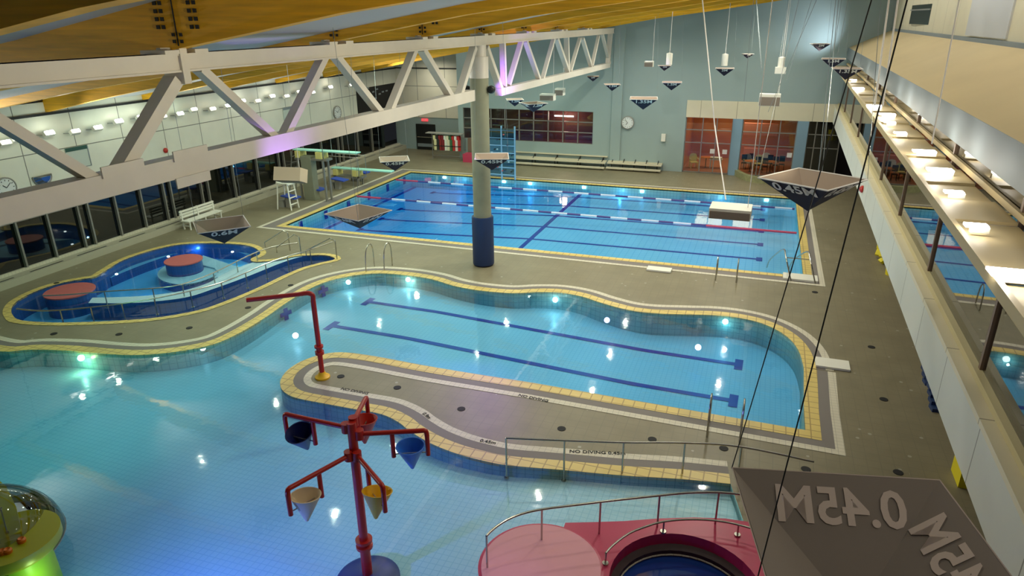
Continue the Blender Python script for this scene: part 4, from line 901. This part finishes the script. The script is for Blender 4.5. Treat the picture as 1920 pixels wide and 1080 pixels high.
q = MB(); q.tube(z(h2, .2)+[z(h2, .2)[0]], .02, 6); obj('white_ring', q, 'stripe', t)
q = MB(); q.lathe((tub.x, tub.y, -.5), [(TR-.2, 0), (0, .001)], 40); obj('tub_floor', q, 'bluetile', t)
q = MB(); q.lathe((tub.x, tub.y, .16), [(TR-.12, 0), (0, .001)], 40); obj('tub_water', q, mat('tub_water', srgb(26, 60, 138), .05, spec=.8), t)
RP = [at(x, y, 1.35) for x, y in ((912, 1005), (925, 992), (950, 975), (980, 963), (1016, 955), (1070, 948), (1126, 941), (1180, 935), (1237, 929), (1290, 924), (1348, 923), (1400, 928))]
for p in RP: p.z = .3
rail('tub_rail', catmull(RP, 3), [RP[0], RP[4], RP[6], RP[8], RP[10]], 1.05, 'curved steel rail behind the pink and magenta platform', foot=-.6, r=.022)
RP = [at(x, y, .85) for x, y in ((1136, 1037), (1150, 1022), (1180, 1000), (1215, 986), (1245, 978), (1290, 974), (1340, 976), (1385, 984), (1440, 1000))]
for p in RP: p.z = .60
rail('grab_rail', catmull(RP, 3), [RP[0], RP[4], RP[7]], .25, 'low curved grab rail around the hot tub rim', r=.02, m='chrome')

# ------------------------------------------------------------------ yellow-green play table with clear dome, bottom left
yc = at(20, 1008, .9); t = thing('play_table', (yc.x, yc.y, -1.2), 'yellow-green round water play table with orange cups under a clear dome, bottom left', 'play table')
q = MB(); q.lathe((yc.x, yc.y, 0), [(.72, .62), (.8, .72), (.8, .9), (0, .9)], 44); obj('table_top', q, 'yg', t, True)
q = MB(); q.lathe((yc.x-.0, yc.y, 0), [(.6, -1.1), (.55, .62)], 30); obj('pedestal', q, 'limeglow', t, True)
a_ = at(-30, 960, .92); b_ = at(40, 935, .92); c_ = at(-10, 905, .92)
q = MB(); q.prism([(v.x, v.y) for v in pts([(-60, 1020), (0, 1012), (40, 996), (30, 950), (12, 912), (-20, 885), (-80, 890)], 1.0)], .80, 1.0); obj('upper_tray', q, 'yg', t)
for x, y in ((40, 1012), (14, 1032), (4, 1034)):
    p = at(x, y, .95); q = MB(); q.lathe((p.x, p.y, .9), [(.07, 0), (.075, .06), (.05, .09), (0, .06)], 16); obj('cup', q, 'orange', t, True)
q = MB(); p, s_ = at(2, 955, 1.0), at(14, 1000, 1.0); q.tube([p, s_], .012); q.lathe(tuple(p), [(.03, 0), (.03, .03)], 10); q.lathe(tuple(s_), [(.03, 0), (.03, .03)], 10); obj('handle', q, 'chrome', t)
dc = at(-45, 1035, .3); q = MB(); prof = [(1.5*math.cos(a*PI/20), 1.15*math.sin(a*PI/20)) for a in range(0, 11)]; q.lathe((dc.x, dc.y, .3), prof, 48); o = obj('splash_dome', q, 'acrylic', t, True)
q = MB(); q.tube([Vector((dc.x, dc.y, .3))+Vector((math.cos(a)*1.5, math.sin(a)*1.5, 0)) for a in [k*PI/24 for k in range(49)]], .012, 6); obj('dome_rim', q, 'alu', t)
light('play_lamp', 'POINT', (yc.x+.9, yc.y-.2, .25), 8, (.6, 1, .3), .1)

# ------------------------------------------------------------------ depth flags (inverted open pyramids)
def flag(px, Y, s, yaw, txt, label, depth=.42, outm='flagout', inm='flagin', tm='white', wires=2, near=False, center=None, nearskip=-1):
    c = center if center is not None else atY(px[0], px[1], Y)
    F = thing('depth_flag', tuple(c), label, 'depth flag', 'hanging pyramid depth flags')
    if not near: yaw += math.atan2(-c.x, c.y)
    h = s/2; cor = [c+Vector((math.cos(yaw+PI/4+k*PI/2)*h*1.4142, math.sin(yaw+PI/4+k*PI/2)*h*1.4142, 0)) for k in range(4)]; ap = c+Vector((0, 0, -depth*s))
    q = MB(); q.add(cor+[ap], [(k, 4, (k+1) % 4) for k in range(4)]); cl_ = obj('cloth', q, outm, F)
    ci = [p+(c-p)*.01 for p in cor]; q = MB(); q.add(ci+[ap+Vector((0, 0, .01*s))], [(k, (k+1) % 4, 4) for k in range(4)]); obj('lining', q, inm, F)
    q = MB(); q.tube(cor+[cor[0]], .012*s if not near else .006, 4); obj('hem', q, 'white' if not near else tm, F)
    for k in range(4):
        a, b = cor[k], cor[(k+1) % 4]; m = (a+b)/2; outn = (m-c).normalized(); 
        if (outn.dot(CAM-c) < -.1*s) if not near else (k == nearskip): continue
        up = (m-ap).normalized(); xd = up.cross(outn).normalized(); xd = Vector((-outn.y, outn.x, 0))
        org = m-up*s*.135
        if near:
            inner = org-outn*.013+Vector((0, 0, .012))-up*s*.035
            o = obj('lettering', text_mb(txt, s*.25, inner, xd, up, .0004), tm, F)
        else: obj('lettering', text_mb(txt, s*.255, org+outn*.012-Vector((0, 0, .006)), xd, up, .002), tm, cl_)
    for k in range(wires):
        p = cor[k*2 if wires == 2 else k]; q = MB(); q.tube([p, Vector((p.x+(c.x-p.x)*.5, p.y, roofz(p.x+(c.x-p.x)*.5)-.02))], .005, 5); obj('wire', q, 'bluegrey', F)
    return F
YW = .35
flag((415, 420), 14.1, 1.3, .08, '0.6M', 'grey and navy pyramid flag reading 0.6M over the warm pool')
flag((672, 398), 16.0, 1.3, .76, '0.6M', 'pyramid flag seen corner-on, beige inside, over the near left end of the lap pool', depth=.36)
flag((739, 298), 25.4, 1.2, .04, '0.45M', 'pyramid flag low against the far left corner of the lap pool')
flag((922, 293), 24.0, 1.25, 0, '0.45M', 'pyramid flag reading 0.45M in front of the olive column')
flag((1523, 335), 13.6, 1.36, -.50, '0.45M', 'large pyramid flag reading 0.45M beside the right fascia', depth=.45)
far_f = [((1207, 184), 37, 1.4, 0, '1.35M', 'pyramid flag above and right of the far-wall clock'), ((1260, 154), 42, 1.1, 0, '1.5M', 'violet-lit pyramid flag high on the blue-grey wall'), ((965, 186), 40, 1.0, .1, '1.2M', 'violet-lit pyramid flag left above the dark windows'), ((1000, 193), 36, 1.15, .5, '1.2M', 'dark pyramid flag just above the dark window band'), ((1148, 158), 41, .9, .1, '1.5M', 'small dark pyramid flag by the wall pilaster'), ((1112, 143), 44, .75, 0, '2M', 'small dark pyramid flag beneath the truss end'), ((1246, 123), 42, .7, .1, '2M', 'small dark pyramid flag under the left pendant cylinder'), ((1359, 128), 42, 1.0, 0, '2M', 'dark pyramid flag under the middle pendant cylinder'), ((1402, 101), 45, .6, .3, '3M', 'tiny dark pyramid flag right of the middle pendant'), ((1588, 128), 28, .95, .1, '1.35M', 'pyramid flag nearest of the cluster at the far end of the catwalk'), ((1563, 110), 34, .95, 0, '1.5M', 'middle pyramid flag of the cluster above the catwalk end'), ((1538, 82), 38, .8, .2, '2M', 'farthest pyramid flag of the cluster above the catwalk end')]
for px, Y, s, yw, tx_, lab in far_f: flag(px, Y, s, yw, tx_, lab, wires=1)
light('violet_lamp', 'SPOT', (-7, 38, 8.9), 160, (.4, .1, 1), .1, aim=atY(1260, 154, 42), spot=26)
light('violet_lamp', 'SPOT', (-12, 36, 8.9), 160, (.4, .15, 1), .1, aim=atY(965, 186, 40), spot=26)
# nearest flag, seen from inside
ny = 6.6
ca, cb_ = at(1373, 877, ny), at(1762, 900, ny); e_ = (cb_-ca); s = e_.length; n_ = Vector((e_.y, -e_.x, 0)).normalized(); cen = (ca+cb_)/2+n_*s/2
ap_ = at(1578, 1179, 5.6)
flag(None, 0, s, math.atan2(e_.y, e_.x), '0.45M', 'nearest translucent grey pyramid flag with mirrored 0.45M filling the lower right corner', depth=.42, outm='flagnear', inm='flagnear', tm='flagtext', wires=0, near=True, nearskip=1, center=Vector((cen.x, cen.y, ny)))
# ------------------------------------------------------------------ cables
def cable(P, r, m, label, grp='suspension wires from the roof'):
    P = [Vector(p) for p in P]; d_ = P[0]-P[1]; k_ = 0
    while P[0].z < roofz(P[0].x)-.1 and k_ < 400: P[0] = P[0]+d_.normalized()*.05; k_ += 1
    q = MB(); q.tube(P, r, 6); tag(obj('suspension_wire', q, m), label, 'wire', grp)
cable([at(1705, -30, 8.6) if False else atY(1706, -20, 4.2), atY(1420, 1085, 3.6)], .0045, 'black', 'thin black cable crossing the whole right side down over the grey flag')
cable([atY(1640, -20, 5.5), atY(1408, 760, 5.2), atY(1372, 878, 5.1)], .0045, 'black', 'thin black cable running down to the left corner of the grey flag')
cable([atY(1316, -10, 22), atY(1340, 235, 22), atY(1361, 375, 20)], .02, 'white', 'long pale rod holding the white box above the lap pool')
cable([atY(1668, -10, 18), atY(1640, 198, 17.5)], .02, 'white', 'left one of the two pale rods meeting the catwalk')
cable([atY(1685, -10, 18), atY(1655, 198, 17.5)], .02, 'white', 'right one of the two pale rods meeting the catwalk')
cable([atY(1787, 60, 14), atY(1747, 270, 13.4)], .012, 'white', 'single pale rod reaching the catwalk between the brightest lamps')
cable([atY(1418, -5, 30), atY(1428, 130, 30)], .02, 'bluegrey', 'grey rod between the middle and right pendant cylinders')
for i, (x0, y0, x1, y1, Y) in enumerate([(1478, 0, 1462, 108, 38), (1500, 70, 1475, 150, 30), (1590, 0, 1570, 105, 30), (1578, 0, 1562, 105, 30), (1492, 90, 1440, 210, 28), (1412, 10, 1395, 190, 28), (578, 0, 577, 100, 24), (1558, 150, 1540, 340, 20), (1552, 150, 1535, 320, 22)]):
    cable([atY(x0, y0, Y), atY(x1, y1, Y)], .009, 'bluegrey', ['thin pale wire left of the right pendant cylinder', 'thin pale wire low beside the right pendant', 'right one of two wires rising from the far catwalk end', 'left one of two wires rising from the far catwalk end', 'thin slanting wire holding the small vented box', 'faint wire behind the middle pendant', 'thin wire crossing the timber beams at the upper left', 'right one of two faint wires above the big flag', 'left one of two faint wires above the big flag'][i])
# pendants
for i, (x, y) in enumerate(((1255, 110), (1359, 112), (1465, 118))):
    Y = 41; p = atY(x, y, Y); t = thing('pendant_lamp', tuple(p), ('left', 'middle', 'right')[i]+' white cylinder pendant before the blue-grey far wall', 'pendant lamp', 'white cylinder pendants')
    q = MB(); q.lathe(tuple(p), [(.17, -.32), (.17, .28), (.04, .32)], 20); obj('cylinder', q, 'whiteplastic', t, True)
    if i == 2: q = MB(); q.rbox((p.x, p.y, p.z-.38), (.55, .4, .32)); obj('lamp_head', q, 'limeglow' if False else 'whiteplastic', t)
    q = MB(); q.tube([(p.x, p.y, p.z+.3), (p.x, p.y, roofz(p.x)-.02)], .015); obj('cord', q, 'white', t)
# white suspended boxes
def wbox(px, Y, sz, yaw, lab, vent=True, rx=0):
    p = atY(px[0], px[1], Y); t = thing('suspended_box', tuple(p), lab, 'light box', 'white suspended boxes'); a, b, c = sz
    q = MB(); q.rbox(tuple(p), (a, b, c), yaw, rx); obj('housing', q, 'whiteplastic' if vent else mat('box_beige', srgb(206, 182, 154), .6), t)
    if not vent: q = MB(); R = Matrix.Rotation(yaw, 3, 'Z') @ Matrix.Rotation(rx, 3, 'X'); q.rbox(tuple(p+R @ Vector((0, 0, -c/2-.015))), (a*.92, b*.9, .02), yaw, rx); obj('underside_grille', q, mat('box_grille', srgb(128, 116, 104), .7), t)
    if vent: q = MB(); R = Matrix.Rotation(yaw, 3, 'Z'); o_ = p+R @ Vector((0, -b/2-.012, -c*.1)); q.rbox(tuple(o_), (a*.96, .02, c*.72), yaw); obj('grille', q, mat('box_grille', srgb(128, 116, 104), .7), t)
    q = MB(); q.tube([p+Vector((a*.4, 0, c/2)), p+Vector((a*.4, .0, roofz(p.x)-.02-p.z))], .01); obj('hanger', q, 'white', t)
wbox((1370, 396), 17.8, (1.0, .75, .26), -.02, 'large white box with dark front hanging over the lap pool')
wbox((545, 328), 22.0, (1.1, .62, .52), .16, 'large beige-white box tilted towards the diving boards', vent=False, rx=-.35)
wbox((1443, 187), 36, (.95, .5, .55), 0, 'small white vented box before the cream cafe lintel')
wbox((1027, 182), 38, (.8, .5, .35), 0, 'small white box over the right half of the dark windows')
wbox((1050, 172), 40, (.5, .5, .4), 0, 'smallest cream box close to the white box over the windows')
wbox((1217, 120), 43, (.5, .4, .32), 0, 'tiny pale box left of the left pendant cylinder')

# ------------------------------------------------------------------ cafe side furniture
def chair(px, m, yaw, lab):
    p = at(*px); t = thing('garden_chair', (p.x, p.y, 0), lab, 'chair', 'plastic garden chairs'); R = Matrix.Rotation(yaw, 3, 'Z'); P = Vector((p.x, p.y, 0))
    def rb(c, s_, nm): q = MB(); q.rbox(tuple(P+R @ Vector(c)), s_, yaw); return obj(nm, q, m, t)
    rb((0, 0, .42), (.52, .5, .05), 'seat')
    q = MB(); prof = [(-.26, .44), (-.28, .8), (-.2, .95), (0, 1.0), (.2, .95), (.28, .8), (.26, .44)]; q.add([P+R @ Vector((a, .25, b)) for a, b in prof]+[P+R @ Vector((a, .29, b)) for a, b in prof], [tuple(range(7)), tuple(range(7, 14))[::-1]]+[(i, (i+1) % 7, (i+1) % 7+7, i+7) for i in range(7)]); obj('backrest', q, m, t)
    for sx in (-.24, .24):
        for sy in (-.22, .22): rb((sx, sy, .2), (.05, .05, .42), 'leg')
        rb((sx*1.15, 0, .66), (.06, .5, .04), 'armrest')
chair((1300, 315), 'chairyel', .4, 'pale yellow garden chair outside the left cafe window')
chair((1420, 318), 'chairyel', -.1, 'pale yellow garden chair behind the curved planter')
chair((1400, 316), 'greyplastic', .2, 'grey garden chair left of the yellow one behind the planter')
chair((1434, 314), 'whiteplastic', 0, 'white garden chair right of the yellow one behind the planter')
p = at(1341, 315); t = thing('side_table', (p.x, p.y, 0), 'white plastic side table before the orange cafe wall', 'table'); q = MB(); q.rbox((p.x, p.y, .62), (.85, .55, .05)); q.rbox((p.x, p.y, .75), (.8, .5, .03)); obj('table_top', q, 'whiteplastic', t)
for sx in (-.36, .36):
    for sy in (-.2, .2): q = MB(); q.rbox((p.x+sx, p.y+sy, .3), (.06, .06, .6)); obj('leg', q, 'whiteplastic', t)
for i in range(7):
    x = -1.0+.42*i+random.uniform(-.1, .1); y = YB+1.0+random.random()*2
    t = thing('cafe_chair', (x, y, 0), None, 'chair', 'dark chairs inside the cafe'); t['label'] = 'dark red cafe chair seen through the cafe glass, '+ORD[i]+' from the left'
    q = MB(); q.rbox((x, y, .45), (.36, .36, .05)); obj('seat', q, 'tubdark', t)
    q = MB(); q.rbox((x, y+.17, .8), (.36, .04, .4)); obj('backrest', q, 'tubdark' if i % 2 else 'black', t)
    for sx in (-.15, .15):
        for sy in (-.15, .15): q = MB(); q.rbox((x+sx, y+sy, .22), (.03, .03, .45)); obj('leg', q, 'black', t)
for i, (x, y) in enumerate(((-.6, YB+1.4), (.7, YB+1.6), (-3.6, YB+2.0))):
    t = thing('cafe_table', (x, y, 0), ('dark round cafe table left among the cafe chairs', 'dark round cafe table right among the cafe chairs', 'round cafe table behind the left cafe window')[i], 'table', 'cafe tables'); q = MB(); q.lathe((x, y, 0), [(.4, .72), (.4, .76), (0, .76)], 20); obj('table_top', q, 'orange', t); q = MB(); q.lathe((x, y, 0), [(.2, 0), (.03, .04), (.03, .72)], 12); obj('pedestal', q, 'black', t)
q = MB(); q.box((-1.2, YB+4.5, 0), (2.4, YB+5.1, 1.05)); tag(obj('cafe_counter', q, mat('counter_pink', srgb(206, 130, 100), .6)), 'pinkish counter at the back of the cafe', 'counter')
q = MB(); q.box((-1.3, YB+2.6, 2.3), (.9, YB+2.9, 3.1)); tag(obj('hanging_bulkhead', q, mat('bulkhead_pink', srgb(222, 130, 100), .7)), 'salmon bulkhead hanging over the cafe counter', 'bulkhead')
for i, x in enumerate((-3.25, -2.45, 1.6)):
    q = MB(); q.box((x, YB+.02, 1.35), (x+.3, YB+.04, 1.65)); tag(obj('paper_notice', q, 'white'), ('white paper notice on the left cafe window, left one', 'white paper notice on the left cafe window, right one', 'white paper notice on the right cafe window')[i], 'notice', 'paper notices on the glass')
# curved planter
pl = catmull(pts([(1368, 322), (1385, 334), (1410, 342), (1450, 346), (1500, 346), (1540, 345)]), 4)
q = MB(); q.strip(z(pl, 0), z(pl, .38)); q.strip(z(pl, .38), z(offset(pl, .28), .38)); q.strip(z(offset(pl, .28), .38), z(offset(pl, .28), 0)); tag(obj('curved_planter', q, 'planter'), 'low curved stone ledge in front of the cafe pillar', 'ledge')
# black bin, towel dispenser, plant
p = at(1256, 312); q = MB(); q.rbox((p.x, p.y+.2, .9), (.34, .3, 1.8)); tag(obj('tall_speaker', q, 'black'), 'tall narrow black cabinet against the wall left of the cafe', 'cabinet')
p = atY(1244, 258, YB-.1); q = MB(); q.rbox(tuple(p), (.28, .18, .5)); tag(obj('dispenser', q, 'whiteplastic'), 'white wall dispenser above the black cabinet', 'dispenser')
def plant(px, r, h, lab, pot='black', fm='green', n=26, z0=0, grp='potted plants'):
    p = at(px[0], px[1], z0); t = thing('potted_plant', (p.x, p.y, z0), lab, 'plant', grp)
    q = MB(); q.lathe((p.x, p.y, z0), [(r*.45, 0), (r*.6, h*.3), (r*.5, h*.28), (0, h*.28)], 16); obj('pot', q, pot, t)
    q = MB()
    for k in range(n):
        a = random.random()*2*PI; l_ = r*(.5+random.random()*.7); hh = h*(.5+random.random()*.5); d = Vector((math.cos(a), math.sin(a), 0)); s_ = Vector((-d.y, d.x, 0))*r*.14
        b0_ = Vector((p.x, p.y, z0+h*.28)); m_p = b0_+d*l_*.5+Vector((0, 0, hh*.6)); e_p = b0_+d*l_+Vector((0, 0, hh*.45)); q.add([b0_, m_p-s_, e_p, m_p+s_], [(0, 1, 2, 3)])
    obj('leaves', q, fm, t)
plant((1272, 316), .35, 1.2, 'dark leafy potted plant beside the tall black cabinet')
p = at(1266, 318); q = MB(); q.rbox((p.x, p.y-.1, .14), (.35, .3, .28)); tag(obj('white_tub', q, 'whiteplastic'), 'small white tub on the deck in front of the potted plant', 'tub')
# yellow foam floats at the foot of the fascia
for i, (x, y) in enumerate(((1640, 418), (1652, 488), (1662, 515))):
    p = at(x+9, y, 0); t = thing('foam_float', (p.x, p.y, 0), ('yellow-green leafy heap peeking from under the fascia, farthest', 'bright yellow foam floats heaped under the right fascia', 'upright yellow bin at the near end of the foam floats')[i], 'pool toys', 'yellow things under the fascia')
    q = MB()
    if i < 2:
        for k in range(14): q.rbox((p.x+random.uniform(-.3, .3), p.y+random.uniform(-.8, .8), .15+k*.045), (.3, .12, .3), random.random()*3, random.random())
        obj('floats', q, 'yflow' if i else 'green', t)
    else: q.lathe((p.x, p.y, 0), [(.22, 0), (.28, .7), (.24, .72), (.2, .1), (0, .1)], 20); obj('bin', q, 'yflow', t)
for i, (x, y) in enumerate(((1737, 705), (1750, 752))):
    p = at(x+6, y, 0); q = MB()
    for k in range(5): q.rbox((p.x+.1, p.y-.5+k*.22, .05+k*.1), (.7, .3, .1), .1)
    tag(obj('kickboard_stack', q, 'navy'), ('dark heap of kickboards half hidden under the fascia', 'navy kickboard heap nearer the camera under the fascia')[i], 'kickboards')
p = at(1808, 900, 0); q = MB(); q.rbox((p.x, p.y, .4), (.4, .7, .8)); tag(obj('recycling_bin', q, 'yflow'), 'yellow and blue bin corner showing under the near fascia', 'bin')
# deck drains
for i, (x, y) in enumerate([(745, 727), (865, 767), (1053, 804), (1223, 824), (1357, 841), (1511, 880), (1684, 886), (1657, 749), (1634, 651), (1528, 548), (639, 706), (101, 626), (223, 627), (355, 615), (465, 577), (545, 535), (106, 531)]):
    p = at(x, y); q = MB(); q.lathe((p.x, p.y, 0), [(.11, .0), (.11, .012), (0, .013)], 18); tag(obj('floor_drain', q, 'dark'), ['round dark drain just right of the shower pole foot', 'round dark drain second along the peninsula', 'round dark drain in the middle of the peninsula', 'round dark drain below the peninsula ladder', 'round dark drain near the square corner of the peninsula', 'round dark drain right of the handrail end', 'round dark drain above the right flag corner', 'round dark drain on the right deck beside the peninsula corner', 'round dark drain on the right deck above the pale cover', 'round dark drain near the right corner of the lap pool', 'round dark drain touching the shower pole foot side', 'leftmost dark drain between warm and leisure pools', 'second drain from the left between warm and leisure pools', 'third drain from the left between warm and leisure pools', 'drain left of the shower arm tip', 'drain above the shower arm', 'drain on the deck behind the warm pool left end'][i], 'drain', 'round floor drains')
# depth writing on the white stripe
WR = [('NO DIVING', (665, 733), (640, 729), (700, 740)), ('0.9m', (800, 779), (790, 770), (812, 788)), ('0.45m', (915, 828), (895, 824), (940, 832)), ('NO DIVING 0.45m', (1120, 848), (1090, 847), (1160, 850)), ('NO DIVING', (1000, 746), (980, 742), (1030, 752))]
for i, (tx_, c, a_, b_) in enumerate(WR):
    C0, A0, B0 = at(*c, .02), at(*a_, .02), at(*b_, .02); xd = (B0-A0); xd.z = 0; xd.normalize(); yd = Vector((-xd.y, xd.x, 0))
    tag(obj('depth_marking', text_mb(tx_, .17, (C0.x, C0.y, .016), xd, yd, .001), 'dark'), ['dark NO DIVING writing on the white stripe near the shower pole', 'dark 0.9m writing where the white stripe bends', 'dark 0.45m writing on the white stripe near the handrail start', 'dark NO DIVING 0.45m writing on the white stripe behind the handrail', 'dark NO DIVING writing on the upper white stripe of the peninsula'][i], 'lettering', 'depth writing on the deck stripe')
